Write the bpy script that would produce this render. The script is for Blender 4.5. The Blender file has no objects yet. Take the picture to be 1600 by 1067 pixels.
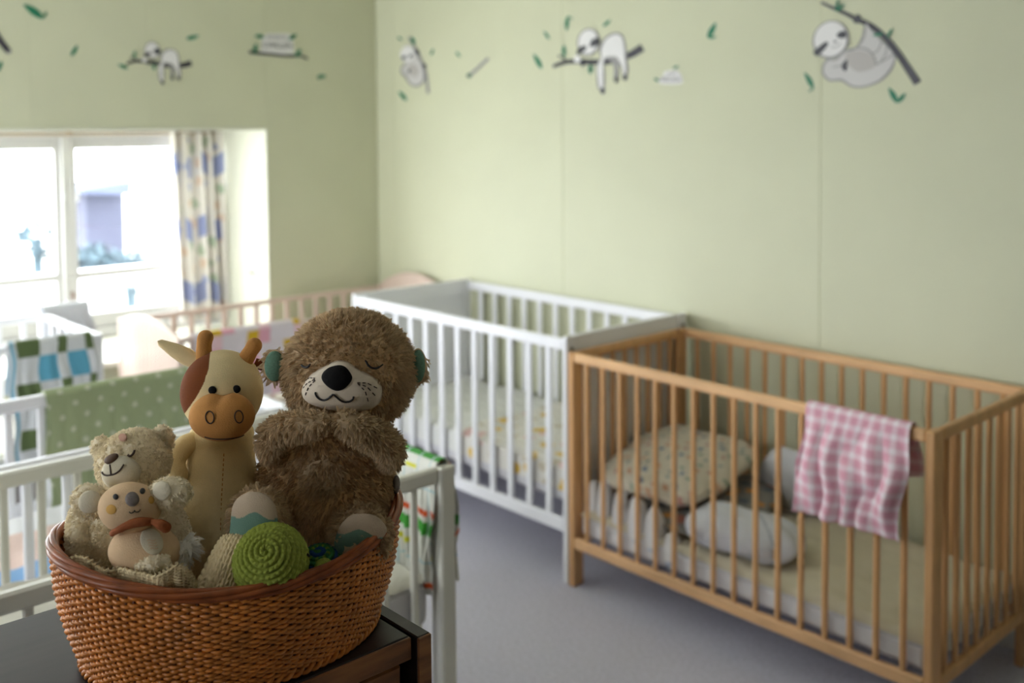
import bpy, bmesh, math, random
import numpy as np
from mathutils import Vector, Matrix

random.seed(7)
RNG = np.random.default_rng(7)
scene = bpy.context.scene
COL = scene.collection
PI = math.pi

# ------------------------------------------------------------------ camera
F_PX, CY_PX = 1580.2, 277.5                    # focal length and principal row of the 1600x1067 frame
PITCH, ROLL, YAW = 0.0463, 0.0071, -0.8327
CAM = np.array([2.3351, -2.3675, 1.523])
FW = np.array([math.sin(YAW) * math.cos(PITCH), math.cos(YAW) * math.cos(PITCH), -math.sin(PITCH)])
RT = np.array([math.cos(YAW), -math.sin(YAW), 0.0])
UP = np.cross(RT, FW)
CR, SR = math.cos(ROLL), math.sin(ROLL)
cam_d = bpy.data.cameras.new('camera')
cam = bpy.data.objects.new('camera', cam_d)
COL.objects.link(cam)
rx, uy = CR * RT - SR * UP, SR * RT + CR * UP
m = Matrix.Identity(4)
for i in range(3):
    m[i][0], m[i][1], m[i][2], m[i][3] = rx[i], uy[i], -FW[i], CAM[i]
cam.matrix_world = m
cam_d.sensor_width = 36.0
cam_d.sensor_fit = 'HORIZONTAL'
cam_d.lens = F_PX / 1600 * 36
cam_d.shift_y = -(533.5 - CY_PX) / 1600
cam_d.clip_start = 0.05
cam_d.dof.use_dof = True
cam_d.dof.focus_distance = 1.19
cam_d.dof.aperture_fstop = 3.6
scene.camera = cam

# ------------------------------------------------------------------ light
world = bpy.data.worlds.new('overcast_sky')
scene.world = world
world.use_nodes = True
bg = world.node_tree.nodes['Background']
bg.inputs[0].default_value = (0.90, 0.95, 1.0, 1)
bg.inputs[1].default_value = 15.0
scene.view_settings.view_transform = 'Standard'
scene.view_settings.look = 'None'
scene.view_settings.gamma = 1.0
scene.view_settings.use_curve_mapping = False
scene.view_settings.exposure = 0.03

def portal(name, loc, rot, sx, sy):
    l = bpy.data.lights.new(name, 'AREA')
    l.shape = 'RECTANGLE'; l.size = sx; l.size_y = sy
    l.cycles.is_portal = True
    o = bpy.data.objects.new(name, l); COL.objects.link(o)
    o.location = loc; o.rotation_euler = rot

# ------------------------------------------------------------------ pixel helpers (rays of the calibrated camera)
def ray(px, py):
    x, y = (px - 800) / F_PX, -(py - CY_PX) / F_PX
    X, Y = CR * x + SR * y, -SR * x + CR * y
    return X * RT + Y * UP + FW
def on(px, py, ax, val):
    d = ray(px, py); i = 'xyz'.index(ax)
    return CAM + d * ((val - CAM[i]) / d[i])
def at(px, py, depth):
    return CAM + ray(px, py) * depth
def pj(P):
    d = np.asarray(P, float) - CAM
    X, Y, Z = d @ RT, d @ UP, d @ FW
    x, y = CR * X - SR * Y, SR * X + CR * Y
    return 800 + F_PX * x / Z, CY_PX - F_PX * y / Z
NEAR = np.array([0.739, -0.672, 0.0]); NEAR /= np.linalg.norm(NEAR)     # horizontal, towards the camera side
ZUP = np.array([0.0, 0.0, 1.0])

# ------------------------------------------------------------------ materials
def lin(c):
    return tuple(((v / 255) / 12.92 if v / 255 <= 0.04045 else ((v / 255 + 0.055) / 1.055) ** 2.4) for v in c)
MATS = {}
def mat(name, rgb, rough=0.6, var=0.0, vscale=8.0, stretch=(1, 1, 1), bump=0.0, bscale=60.0, coat=0.0, attr=False, spec=0.5, rgb2=None, sheen=0.0, detail=3.0, sss=0.0):
    if name in MATS: return MATS[name]
    M = bpy.data.materials.new(name); M.use_nodes = True
    nt = M.node_tree; N = nt.nodes; L = nt.links
    b = N['Principled BSDF']
    b.inputs['Roughness'].default_value = rough
    b.inputs['Specular IOR Level'].default_value = spec
    c = (*rgb, 1)
    b.inputs['Base Color'].default_value = c
    if coat: b.inputs['Coat Weight'].default_value = coat; b.inputs['Coat Roughness'].default_value = 0.15
    if sheen: b.inputs['Sheen Weight'].default_value = sheen
    if sss:
        b.inputs['Subsurface Weight'].default_value = sss; b.inputs['Subsurface Scale'].default_value = 0.004
    tc = N.new('ShaderNodeTexCoord')
    src = None
    if attr:
        a = N.new('ShaderNodeAttribute'); a.attribute_name = 'Col'; src = a.outputs['Color']
    if var > 0 or rgb2:
        mp = N.new('ShaderNodeMapping'); mp.inputs['Scale'].default_value = stretch
        L.new(tc.outputs['Object'], mp.inputs[0])
        n = N.new('ShaderNodeTexNoise'); n.inputs['Scale'].default_value = vscale; n.inputs['Detail'].default_value = detail
        L.new(mp.outputs[0], n.inputs['Vector'])
        r = N.new('ShaderNodeMapRange'); r.inputs[1].default_value = 0.3; r.inputs[2].default_value = 0.7
        L.new(n.outputs['Fac'], r.inputs[0])
        mx = N.new('ShaderNodeMix'); mx.data_type = 'RGBA'
        L.new(r.outputs[0], mx.inputs[0])
        if src:
            mx.blend_type = 'MULTIPLY'
            mx.inputs[0].default_value = 1.0
            L.new(src, mx.inputs[6])
            r.inputs[3].default_value = 1 - var; r.inputs[4].default_value = 1.0
            for l in list(mx.inputs[0].links): L.remove(l)
            cmb = N.new('ShaderNodeCombineColor')
            for k in range(3): L.new(r.outputs[0], cmb.inputs[k])
            L.new(cmb.outputs[0], mx.inputs[7])
        else:
            mx.inputs[6].default_value = (*(rgb2 or [v * (1 - var) for v in rgb]), 1)
            mx.inputs[7].default_value = (*[min(1, v * (1 + var * 0.4)) for v in rgb], 1)
        src = mx.outputs[2]
    if src: L.new(src, b.inputs['Base Color'])
    if bump > 0:
        n2 = N.new('ShaderNodeTexNoise'); n2.inputs['Scale'].default_value = bscale; n2.inputs['Detail'].default_value = 3
        L.new(tc.outputs['Object'], n2.inputs['Vector'])
        bp = N.new('ShaderNodeBump'); bp.inputs['Strength'].default_value = bump; bp.inputs['Distance'].default_value = 0.004
        L.new(n2.outputs['Fac'], bp.inputs['Height']); L.new(bp.outputs[0], b.inputs['Normal'])
    MATS[name] = M
    return M

mat('wallpaper', lin((210, 211, 182)), 0.62, var=0.03, vscale=3, bump=0.05, bscale=300)
mat('bounce_cut_paper', lin((138, 128, 110)), 0.7, var=0.05, vscale=3)  # darker tone for the unseen walls, put there to cut bounced light
mat('frame_paint', lin((196, 195, 192)), 0.45, var=0.04, vscale=6)
mat('reveal_paint', lin((216, 216, 200)), 0.5, var=0.03, vscale=6)
mat('ceiling_paint', lin((236, 236, 228)), 0.8)
mat('white_paint', lin((233, 232, 226)), 0.4, var=0.04, vscale=6)
mat('carpet', lin((218, 216, 230)), 0.95, var=0.14, vscale=90, bump=0.6, bscale=500, spec=0.1)
mat('crib_white', lin((244, 244, 248)), 0.38, var=0.03, vscale=5)
mat('crib_cream', lin((232, 230, 218)), 0.42, var=0.05, vscale=5)
mat('crib_pale_pink', lin((222, 200, 186)), 0.45, var=0.06, vscale=9, stretch=(1, 1, 0.2))
mat('beech', lin((228, 182, 132)), 0.42, var=0.16, vscale=26, stretch=(0.25, 1, 1))
mat('beech_upright', lin((222, 172, 118)), 0.42, var=0.16, vscale=26, stretch=(1, 1, 0.12))
mat('espresso', lin((44, 34, 33)), 0.38, var=0.3, vscale=60, stretch=(1, 0.08, 1), spec=0.35)
mat('worn_brown', lin((150, 98, 54)), 0.5, var=0.5, vscale=70, stretch=(1, 0.15, 1), detail=6)
mat('screw', lin((60, 58, 55)), 0.35)
mat('wicker', lin((214, 132, 54)), 0.4, var=0.32, vscale=45, coat=0.15)
mat('wicker_rim', lin((152, 80, 36)), 0.42, var=0.4, vscale=40, coat=0.12, spec=0.35)
mat('wicker_dark', lin((104, 54, 24)), 0.5, var=0.3, vscale=50)
mat('cloth', (1, 1, 1), 0.85, attr=True, var=0.06, vscale=90, bump=0.25, bscale=350, spec=0.15, sheen=0.15)
mat('mattress_sheet', (1, 1, 1), 0.85, attr=True, var=0.05, vscale=12, spec=0.15)
mat('mattress_side', lin((222, 220, 222)), 0.85, var=0.05)
mat('plush_cow', lin((236, 214, 164)), 0.85, attr=False, var=0.07, vscale=60, bump=0.3, bscale=700, spec=0.15, sheen=0.03)
mat('plush_attr', (1, 1, 1), 0.85, attr=True, var=0.07, vscale=60, bump=0.3, bscale=700, spec=0.15, sheen=0.03)
mat('plush_tan', lin((200, 142, 80)), 0.85, var=0.1, vscale=60, bump=0.3, bscale=700, spec=0.15, sheen=0.03)
mat('plush_brown', lin((122, 66, 34)), 0.85, var=0.1, vscale=60, bump=0.3, bscale=700, spec=0.15)
mat('plush_muzzle', lin((226, 212, 192)), 0.8, var=0.04, vscale=60, bump=0.15, bscale=500, spec=0.15)
mat('plush_koala', lin((222, 190, 152)), 0.85, var=0.06, vscale=60, bump=0.3, bscale=700, spec=0.15)
mat('plush_cream', lin((224, 214, 190)), 0.85, var=0.05, vscale=60, bump=0.3, bscale=700, spec=0.15)
mat('thread_black', lin((26, 22, 22)), 0.5)
mat('nose_black', lin((14, 12, 13)), 0.8, spec=0.2, bump=0.2, bscale=400)
mat('thread_brown', lin((60, 42, 32)), 0.6)
mat('nose_brown', lin((86, 62, 46)), 0.7)
mat('nose_grey', lin((120, 110, 106)), 0.75, bump=0.2, bscale=500)
mat('cheek_yellow', lin((206, 158, 78)), 0.8)
mat('scarf_rust', lin((150, 80, 36)), 0.85, var=0.1, vscale=60, bump=0.3, bscale=500)
mat('teal', lin((112, 152, 130)), 0.85, var=0.16, vscale=400, bump=0.2, bscale=500)
mat('pink_spot', lin((205, 160, 140)), 0.85)
mat('yarn_green', lin((152, 164, 72)), 0.85, var=0.12, vscale=120, bump=0.35, bscale=600, spec=0.15)
mat('yarn_shell', (1, 1, 1), 0.85, attr=True, var=0.2, vscale=200, bump=0.35, bscale=600, spec=0.15)
mat('yarn_cream', lin((226, 206, 164)), 0.85, var=0.06, vscale=120, bump=0.3, bscale=700, spec=0.15)
mat('fleece_beige', lin((196, 172, 136)), 0.9, var=0.1, vscale=80, bump=0.5, bscale=400, spec=0.1)
mat('decal_white', lin((232, 230, 230)), 0.5)
mat('decal_grey', lin((206, 203, 202)), 0.5)
mat('decal_line', lin((150, 148, 148)), 0.5)
mat('decal_belly', lin((186, 181, 178)), 0.5)
mat('decal_dark', lin((70, 70, 78)), 0.5)
mat('decal_bark', lin((66, 64, 74)), 0.5, var=0.35, vscale=140)
mat('decal_leaf', lin((26, 124, 92)), 0.5, var=0.2, vscale=120)
mat('decal_leaf_dark', lin((24, 84, 70)), 0.5)
mat('track', lin((150, 128, 98)), 0.5)
mat('brass', lin((120, 90, 74)), 0.4)
mat('house_render', lin((60, 62, 78)), 0.9, var=0.1, vscale=2)
mat('house_roof', lin((70, 76, 96)), 0.9, var=0.1, vscale=2)
mat('hedge', lin((62, 80, 88)), 0.9, var=0.35, vscale=3)
mat('glare_white', lin((240, 240, 240)), 0.9)
mat('gravel', lin((205, 205, 200)), 0.95, var=0.1, vscale=2)
mat('pink_sheet', lin((232, 204, 192)), 0.85)
mat('blue_sheet', lin((128, 168, 214)), 0.85)
mat('plastic_white', lin((214, 214, 216)), 0.4)
mat('dark_gap', lin((50, 46, 44)), 0.9)

def fur_mat(name, rgb, var=0.12, tr=0.35):
    M = bpy.data.materials.new(name); M.use_nodes = True; nt = M.node_tree; N = nt.nodes; L = nt.links; N.clear()
    o = N.new('ShaderNodeOutputMaterial'); mx = N.new('ShaderNodeMixShader'); mx.inputs[0].default_value = tr
    d = N.new('ShaderNodeBsdfDiffuse'); t = N.new('ShaderNodeBsdfTranslucent')
    tc = N.new('ShaderNodeTexCoord'); n = N.new('ShaderNodeTexNoise'); n.inputs['Scale'].default_value = 220
    r = N.new('ShaderNodeMix'); r.data_type = 'RGBA'
    r.inputs[6].default_value = (*[v * (1 - var) for v in rgb], 1); r.inputs[7].default_value = (*[min(1, v * (1 + var * 0.5)) for v in rgb], 1)
    at_ = N.new('ShaderNodeAttribute'); at_.attribute_name = 'Col'
    mu = N.new('ShaderNodeMix'); mu.data_type = 'RGBA'; mu.blend_type = 'MULTIPLY'; mu.inputs[0].default_value = 1.0
    L.new(tc.outputs['Object'], n.inputs['Vector']); L.new(n.outputs['Fac'], r.inputs[0])
    L.new(r.outputs[2], mu.inputs[6]); L.new(at_.outputs['Color'], mu.inputs[7]); L.new(mu.outputs[2], d.inputs[0]); L.new(mu.outputs[2], t.inputs[0]); L.new(d.outputs[0], mx.inputs[1]); L.new(t.outputs[0], mx.inputs[2]); L.new(mx.outputs[0], o.inputs[0])
    MATS[name] = M
fur_mat('fur_otter', lin((240, 214, 176)), 0.1)
fur_mat('fur_bear', lin((255, 243, 216)), 0.02, 0.22)
fur_mat('curtain_cloth', (0.9, 0.9, 0.9), 0.02, 0.05)
fur_mat('fur_white', lin((254, 252, 246)), 0.03, 0.45)

G = bpy.data.materials.new('window_glass'); G.use_nodes = True
nt = G.node_tree; nt.nodes.clear()
go = nt.nodes.new('ShaderNodeOutputMaterial'); gm = nt.nodes.new('ShaderNodeMixShader')
gt = nt.nodes.new('ShaderNodeBsdfTransparent'); gg = nt.nodes.new('ShaderNodeBsdfGlossy')
gg.inputs['Roughness'].default_value = 0.02; gm.inputs[0].default_value = 0.05
nt.links.new(gt.outputs[0], gm.inputs[1]); nt.links.new(gg.outputs[0], gm.inputs[2]); nt.links.new(gm.outputs[0], go.inputs[0])
MATS['glass'] = G

# ------------------------------------------------------------------ object helpers
WL = {}
def wl(o): return WL.get(o.name, Vector((0, 0, 0))) if o else Vector((0, 0, 0))
def reg(o, parent, wloc):
    COL.objects.link(o)
    o.parent = parent
    o.location = Vector(wloc) - wl(parent)
    WL[o.name] = Vector(wloc)
    return o
def tag(o, label=None, cat=None, group=None, kind=None):
    if label: o['label'] = label
    if cat: o['category'] = cat
    if group: o['group'] = group
    if kind: o['kind'] = kind
    return o
def empty(name, loc, label=None, cat=None, group=None, kind=None):
    o = bpy.data.objects.new(name, None); o.empty_display_size = 0.05
    reg(o, None, loc)
    return tag(o, label, cat, group, kind)

class MB:
    def __init__(s): s.v = []; s.f = []; s.n = 0; s.c = []; s.sm = True
    def add(s, v, f, col=None):
        v = np.asarray(v, float).reshape(-1, 3)
        s.v.append(v)
        if isinstance(f, np.ndarray): s.f += (f + s.n).tolist()
        else: s.f += [[i + s.n for i in q] for q in f]
        s.n += len(v)
        if col is not None: s.c.append(np.broadcast_to(np.asarray(col, float), (len(v), 3)))
        return s
    def box(s, lo, hi):
        x0, y0, z0 = lo; x1, y1, z1 = hi
        v = [(x0,y0,z0),(x1,y0,z0),(x1,y1,z0),(x0,y1,z0),(x0,y0,z1),(x1,y0,z1),(x1,y1,z1),(x0,y1,z1)]
        return s.add(v, [(3,2,1,0),(4,5,6,7),(0,1,5,4),(1,2,6,5),(2,3,7,6),(3,0,4,7)])
    def grid(s, P, closed_u=False, closed_v=False, col=None):
        P = np.asarray(P, float); nu, nv = P.shape[:2]
        iu = np.arange(nu if closed_u else nu - 1); iv = np.arange(nv if closed_v else nv - 1)
        a, b = np.meshgrid(iu, iv, indexing='ij')
        a2, b2 = (a + 1) % nu, (b + 1) % nv
        f = np.stack([a * nv + b, a2 * nv + b, a2 * nv + b2, a * nv + b2], -1).reshape(-1, 4)
        return s.add(P.reshape(-1, 3), f, None if col is None else np.asarray(col).reshape(-1, 3))
    def tube(s, path, r, k=8, closed=False, caps=True, up=(0, 0, 1)):
        p = np.asarray(path, float); n = len(p)
        r = np.broadcast_to(np.asarray(r, float), (n,))
        t = (np.roll(p, -1, 0) - np.roll(p, 1, 0)) if closed else np.gradient(p, axis=0)
        t /= np.linalg.norm(t, axis=1, keepdims=True) + 1e-12
        u = np.asarray(up, float)
        if abs(t[0] @ u) > 0.95: u = np.array([1.0, 0.02, 0])
        a = np.cross(t, u); a /= np.linalg.norm(a, axis=1, keepdims=True) + 1e-12
        b = np.cross(a, t)
        th = np.linspace(0, 2 * PI, k, endpoint=False)
        P = p[:, None] + r[:, None, None] * (np.cos(th)[None, :, None] * a[:, None] + np.sin(th)[None, :, None] * b[:, None])
        base = s.n
        s.grid(P, closed_u=closed, closed_v=True)
        if caps and not closed:
            s.f.append([base + i for i in range(k)]); s.f.append([base + (n - 1) * k + i for i in range(k)][::-1])
        return s
    def build(s, name, material, parent=None, smooth=True, label=None, cat=None, group=None, kind=None):
        V = np.concatenate(s.v) if s.v else np.zeros((0, 3))
        o_loc = wl(parent) if parent else Vector((V.min(0) + V.max(0)) / 2 * np.array([1, 1, 0]) + np.array([0, 0, V[:, 2].min()]))
        me = bpy.data.meshes.new(name)
        me.from_pydata((V - np.array(o_loc)).tolist(), [], s.f)
        if s.c:
            C = np.concatenate(s.c)
            at_ = me.color_attributes.new('Col', 'FLOAT_COLOR', 'POINT')
            at_.data.foreach_set('color', np.concatenate([C, np.ones((len(C), 1))], 1).astype(np.float32).ravel())
        if smooth: me.polygons.foreach_set('use_smooth', [True] * len(me.polygons))
        me.materials.append(MATS[material]); me.update()
        o = bpy.data.objects.new(name, me)
        reg(o, parent, o_loc)
        return tag(o, label, cat, group, kind)

BOXES = {}
def bar(name, lo, hi, material, parent=None, bev=0.003, **kw):
    """a board with eased edges; alike boards share their mesh"""
    lo, hi = np.minimum(lo, hi), np.maximum(lo, hi)
    d = tuple(round(float(v), 4) for v in (hi - lo))
    key = (d, material, bev)
    if key not in BOXES:
        bm = bmesh.new(); bmesh.ops.create_cube(bm, size=1)
        bmesh.ops.scale(bm, vec=d, verts=bm.verts)
        if bev > 0: bmesh.ops.bevel(bm, geom=list(bm.edges), offset=min(bev, min(d) * 0.45), segments=1, affect='EDGES')
        me = bpy.data.meshes.new(name); bm.to_mesh(me); bm.free()
        me.materials.append(MATS[material]); BOXES[key] = me
    o = bpy.data.objects.new(name, BOXES[key])
    reg(o, parent, (lo + hi) / 2)
    return tag(o, **kw)

# ================================================================== the room
YW, XW = 0.66, -2.035                     # back wall, window wall
X1, Y1, HC = 3.4, -3.7, 2.45
RY1, RZ1, RZ0, RD = 0.022, 1.547, 0.52, 0.52     # window recess: right jamb, head, sill, depth
RY0 = -3.35  # window lengthened out of view to let in more daylight
XG = XW - RD                               # plane of the window

MB().box((XW - 0.6, Y1 - 0.2, -0.1), (X1 + 0.2, YW + 0.2, 0)).build('floor', 'carpet', smooth=False, kind='structure')
MB().box((XW - 0.6, Y1 - 0.2, HC), (X1 + 0.2, YW + 0.2, HC + 0.1)).build('ceiling', 'ceiling_paint', smooth=False, kind='structure')
MB().box((X1, Y1, 0), (X1 + 0.15, YW + 0.2, HC)).build('wall_right', 'bounce_cut_paper', smooth=False, kind='structure')
FILL_WINS = [(-1.95, -0.55, 0.55, 2.1), (0.75, 1.35, 1.0, 1.9)]       # two windows added for fill light, in the unseen wall behind the camera
wf = MB()
for lo, hi in (((XW - 0.6, Y1 - 0.25, 0), (FILL_WINS[0][0], Y1, HC)), ((FILL_WINS[0][1], Y1 - 0.25, 0), (FILL_WINS[1][0], Y1, HC)), ((FILL_WINS[1][1], Y1 - 0.25, 0), (X1 + 0.15, Y1, HC))):
    wf.box(lo, hi)
for w in FILL_WINS:
    wf.box((w[0], Y1 - 0.25, 0), (w[1], Y1, w[2])); wf.box((w[0], Y1 - 0.25, w[3]), (w[1], Y1, HC))
wf.build('wall_front', 'bounce_cut_paper', smooth=False, kind='structure')
for i, w in enumerate(FILL_WINS):
    fill_win = empty('window_%d' % (i + 2), ((w[0] + w[1]) / 2, Y1 - 0.2, w[2]), kind='structure')
    mid = (w[0] + w[1]) / 2
    for lo, hi in (((w[0], Y1 - 0.24, w[2]), (w[1], Y1 - 0.18, w[2] + 0.06)), ((w[0], Y1 - 0.24, w[3] - 0.06), (w[1], Y1 - 0.18, w[3])),
                   ((w[0], Y1 - 0.24, w[2] + 0.06), (w[0] + 0.06, Y1 - 0.18, w[3] - 0.06)), ((w[1] - 0.06, Y1 - 0.24, w[2] + 0.06), (w[1], Y1 - 0.18, w[3] - 0.06)),
                   ((mid - 0.04, Y1 - 0.24, w[2] + 0.06), (mid + 0.04, Y1 - 0.18, w[3] - 0.06))):
        bar('frame_member', lo, hi, 'white_paint', fill_win)
    for u0, u1 in ((w[0] + 0.055, mid - 0.035), (mid + 0.035, w[1] - 0.055)):
        bar('pane', (u0, Y1 - 0.212, w[2] + 0.055), (u1, Y1 - 0.208, w[3] - 0.055), 'glass', fill_win, bev=0)
    portal('daylight_portal', (mid, Y1 - 0.26, (w[2] + w[3]) / 2), (PI / 2, 0, 0), w[1] - w[0], w[3] - w[2])
# back wall: hung in wide strips with fine joints
wb = MB().box((XW - 0.6, YW + 0.002, 0), (X1 + 0.15, YW + 0.15, HC)).build('wall_back', 'wallpaper', smooth=False, kind='structure')
sx = [XW] + [-0.675 - 1.21, -0.675, 0.535, 1.745, 2.955, X1]
for a, b in zip(sx[:-1], sx[1:]):
    bar('wall_panel', (a + 0.0008, YW, 0), (b - 0.0008, YW + 0.004, HC), 'wallpaper', wb, bev=0.0008)
wlf = MB()
for lo, hi in (((XG, RY1, 0), (XW - 0.002, YW + 0.1, HC)), ((XG, Y1, 0), (XW - 0.002, RY0, HC)),
               ((XG, RY0, 0), (XW - 0.002, RY1, RZ0)), ((XG, RY0, RZ1), (XW - 0.002, RY1, HC))):
    wlf.box(lo, hi)
wlo = wlf.build('wall_left', 'wallpaper', smooth=False, kind='structure')
for a, b, z0, z1 in ((RY1, YW, 0, HC), (-0.552, RY1, RZ1, HC), (-1.036, -0.552, RZ1, HC), (-1.52, -1.036, RZ1, HC), (RY0, -1.52, RZ1, HC), (RY0, RY1, 0, RZ0), (Y1, RY0, 0, HC)):
    bar('wall_panel', (XW - 0.004, a + 0.0004, z0), (XW, b - 0.0004, z1), 'wallpaper', wlo, bev=0.0005)
# white lining of the recess
rl = empty('trim_1', (XW, -1.1, RZ0), kind='structure')
bar('soffit_board', (XG, RY0, RZ1 - 0.012), (XW + 0.004, RY1, RZ1), 'reveal_paint', rl)
bar('sill_board', (XG, RY0, RZ0), (XW + 0.03, RY1, RZ0 + 0.025), 'reveal_paint', rl)
bar('reveal_board', (XG, RY1 - 0.004, RZ0), (XW + 0.003, RY1 + 0.006, RZ1), 'reveal_paint', rl)
bar('baseboard_back', (XW, YW - 0.016, 0), (X1, YW, 0.11), 'white_paint', kind='structure')
bar('baseboard_left', (XW, Y1, 0), (XW + 0.016, YW, 0.11), 'white_paint', kind='structure')

# window: three casements in a painted frame, more added out of view for daylight
win = empty('window_1', (XG, -1.1, RZ0), kind='structure')
fx0, fx1 = XG - 0.06, XG + 0.01
zt, zb = RZ1 - 0.012, RZ0 + 0.025
bar('frame_head', (fx0, RY0, zt - 0.035), (fx1, RY1, zt), 'frame_paint', win)
bar('frame_sill', (fx0, RY0, zb), (fx1, RY1, zb + 0.05), 'frame_paint', win)
cuts = [RY1, -0.733, -1.485, -2.24, -2.8, RY0]
for i, y in enumerate(cuts):
    w = 0.022
    bar('mullion', (fx0, max(y - w, RY0), zb), (fx1 + 0.004, min(y + w, RY1), zt), 'frame_paint', win)
zbar = on(160, 428, 'x', XG)[2]
for a, b in zip(cuts[1:], cuts[:-1]):
    a, b = a + 0.02, b - 0.02
    s = empty('sash', (XG - 0.03, (a + b) / 2, zb)); s.parent = win; s.location = s.location - wl(win)
    c = 0.03
    bar('stile', (XG - 0.045, a, zb + 0.05), (XG - 0.012, a + c, zt - 0.035), 'frame_paint', s)
    bar('stile', (XG - 0.045, b - c, zb + 0.05), (XG - 0.012, b, zt - 0.035), 'frame_paint', s)
    bar('top_rail', (XG - 0.045, a + c, zt - 0.085), (XG - 0.012, b - c, zt - 0.035), 'frame_paint', s)
    bar('bottom_rail', (XG - 0.045, a + c, zb + 0.05), (XG - 0.012, b - c, zb + 0.12), 'frame_paint', s)
    bar('glazing_bar', (XG - 0.045, a + c, zbar - 0.018), (XG - 0.012, b - c, zbar + 0.018), 'frame_paint', s)
    bar('pane', (XG - 0.031, a + c - 0.005, zbar + 0.015), (XG - 0.027, b - c + 0.005, zt - 0.08), 'glass', s, bev=0)
    bar('pane', (XG - 0.031, a + c - 0.005, zb + 0.115), (XG - 0.027, b - c + 0.005, zbar - 0.015), 'glass', s, bev=0)
hp = on(114, 458, 'x', XG + 0.02)
hn = MB().tube([hp + (-0.025, 0, 0), hp + (0, 0, 0), hp + (0.006, 0, -0.01), hp + (0.006, 0, -0.06)], 0.008, 8)
hn.build('window_handle', 'brass', win)
for q in ((100, 308), (122, 308)):
    p = on(*q, 'x', XG + 0.012)
    bar('hinge', p - (0.006, 0.006, 0.02), p + (0.004, 0.006, 0.02), 'plastic_white', win, bev=0.002)
portal('daylight_portal', (XG - 0.075, (RY0 + RY1) / 2, (RZ0 + RZ1) / 2), (0, -PI / 2, 0), RZ1 - RZ0, RY1 - RY0)

# curtain, track
ct = empty('curtain_track', (XG + 0.07, -1.1, RZ1 - 0.03), 'thin brown curtain track above the window', 'curtain rail')
bar('track_rail', (XG + 0.062, RY0, RZ1 - 0.030), (XG + 0.078, RY1 - 0.004, RZ1 - 0.018), 'track', ct)
for yb in (-0.74, -1.5, -0.2):
    bar('track_bracket', (XG + 0.055, yb - 0.012, RZ1 - 0.032), (XG + 0.085, yb + 0.012, RZ1 - 0.0125), 'track', ct)

def spots(u, v, pal, base, scale, seed, thr=0.3):
    """printed motif: blotches of the palette colours on the base colour, on a jittered lattice"""
    out = np.empty(u.shape + (3,)); out[:] = base
    gu, gv = np.floor(u * scale).astype(int), np.floor(v * scale).astype(int)
    for du in (-1, 0, 1):
        for dv in (-1, 0, 1):
            cu, cv = gu + du, gv + dv
            h = np.sin(cu * 127.1 + cv * 311.7 + seed) * 43758.5453; h -= np.floor(h)
            h2 = np.sin(cu * 269.5 + cv * 183.3 + seed * 1.7) * 43758.5453; h2 -= np.floor(h2)
            h3 = np.sin(cu * 419.2 + cv * 371.9 + seed * 2.3) * 43758.5453; h3 -= np.floor(h3)
            d = np.hypot(u * scale - (cu + 0.2 + 0.6 * h), v * scale - (cv + 0.2 + 0.6 * h2))
            ang = np.arctan2(v * scale - cv - 0.5, u * scale - cu - 0.5)
            k = d < thr * (0.75 + 0.5 * h3) * (1 + 0.25 * np.sin(3 * ang + 6 * h))
            idx = np.minimum((h3 * len(pal)).astype(int), len(pal) - 1)
            out[k] = np.asarray(pal)[idx[k]]
    return out

n1, n2 = 140, 160
U, Vv = np.meshgrid(np.linspace(0, 1, n1), np.linspace(0, 1, n2), indexing='ij')
ytop0, ytop1 = on(262, 208, 'x', XG + 0.06)[1], RY1 - 0.012
zc0, zc1 = RZ0 + 0.06, RZ1 - 0.022
ys = ytop0 + U * (ytop1 - ytop0) + Vv * (0.03 + 0.0 * U)
ys = np.minimum(ys, RY1 - 0.012)
wv = np.sin((U + 0.05 * np.sin(U * 9)) * 2 * PI * 4.3 + 1.1 * Vv * (0.4 + U)) * (0.024 + 0.012 * Vv) + 0.007 * np.sin(U * 40 + 3 * Vv)
P = np.stack([XG + 0.085 + wv, ys, zc1 - Vv * (zc1 - zc0)], -1)
cb = spots(U * 0.6, Vv * 1.02, [lin((168, 174, 202)), lin((176, 182, 208)), lin((222, 200, 180)), lin((176, 190, 166))], lin((226, 221, 212)), 9.0, 3.3, 0.2)
band = (np.abs(np.mod(Vv + 0.02 * np.sin(U * 14), 0.34) - 0.17) < 0.055) & (np.sin(U * 23 + np.floor(Vv / 0.34) * 2) > -0.1)
cb[band] = lin((150, 158, 194))
MB().grid(P, col=cb).build('curtain', 'curtain_cloth', label='gathered cream curtain with blue motifs at the window recess', cat='curtain')

hk = empty('curtain_hook', on(401, 430, 'y', RY1), 'small white hook plate on the window recess side', 'hook')
p = on(401, 430, 'y', RY1 - 0.005)
bar('plate', p - (0.02, 0.006, 0.035), p + (0.02, 0.001, 0.035), 'plastic_white', hk)
MB().tube([p + (0, -0.005, 0.012), p + (0, -0.03, 0.012), p + (0, -0.036, 0.02), p + (0, -0.036, 0.034)], 0.005, 8).build('hook', 'nose_grey', hk)

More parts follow.
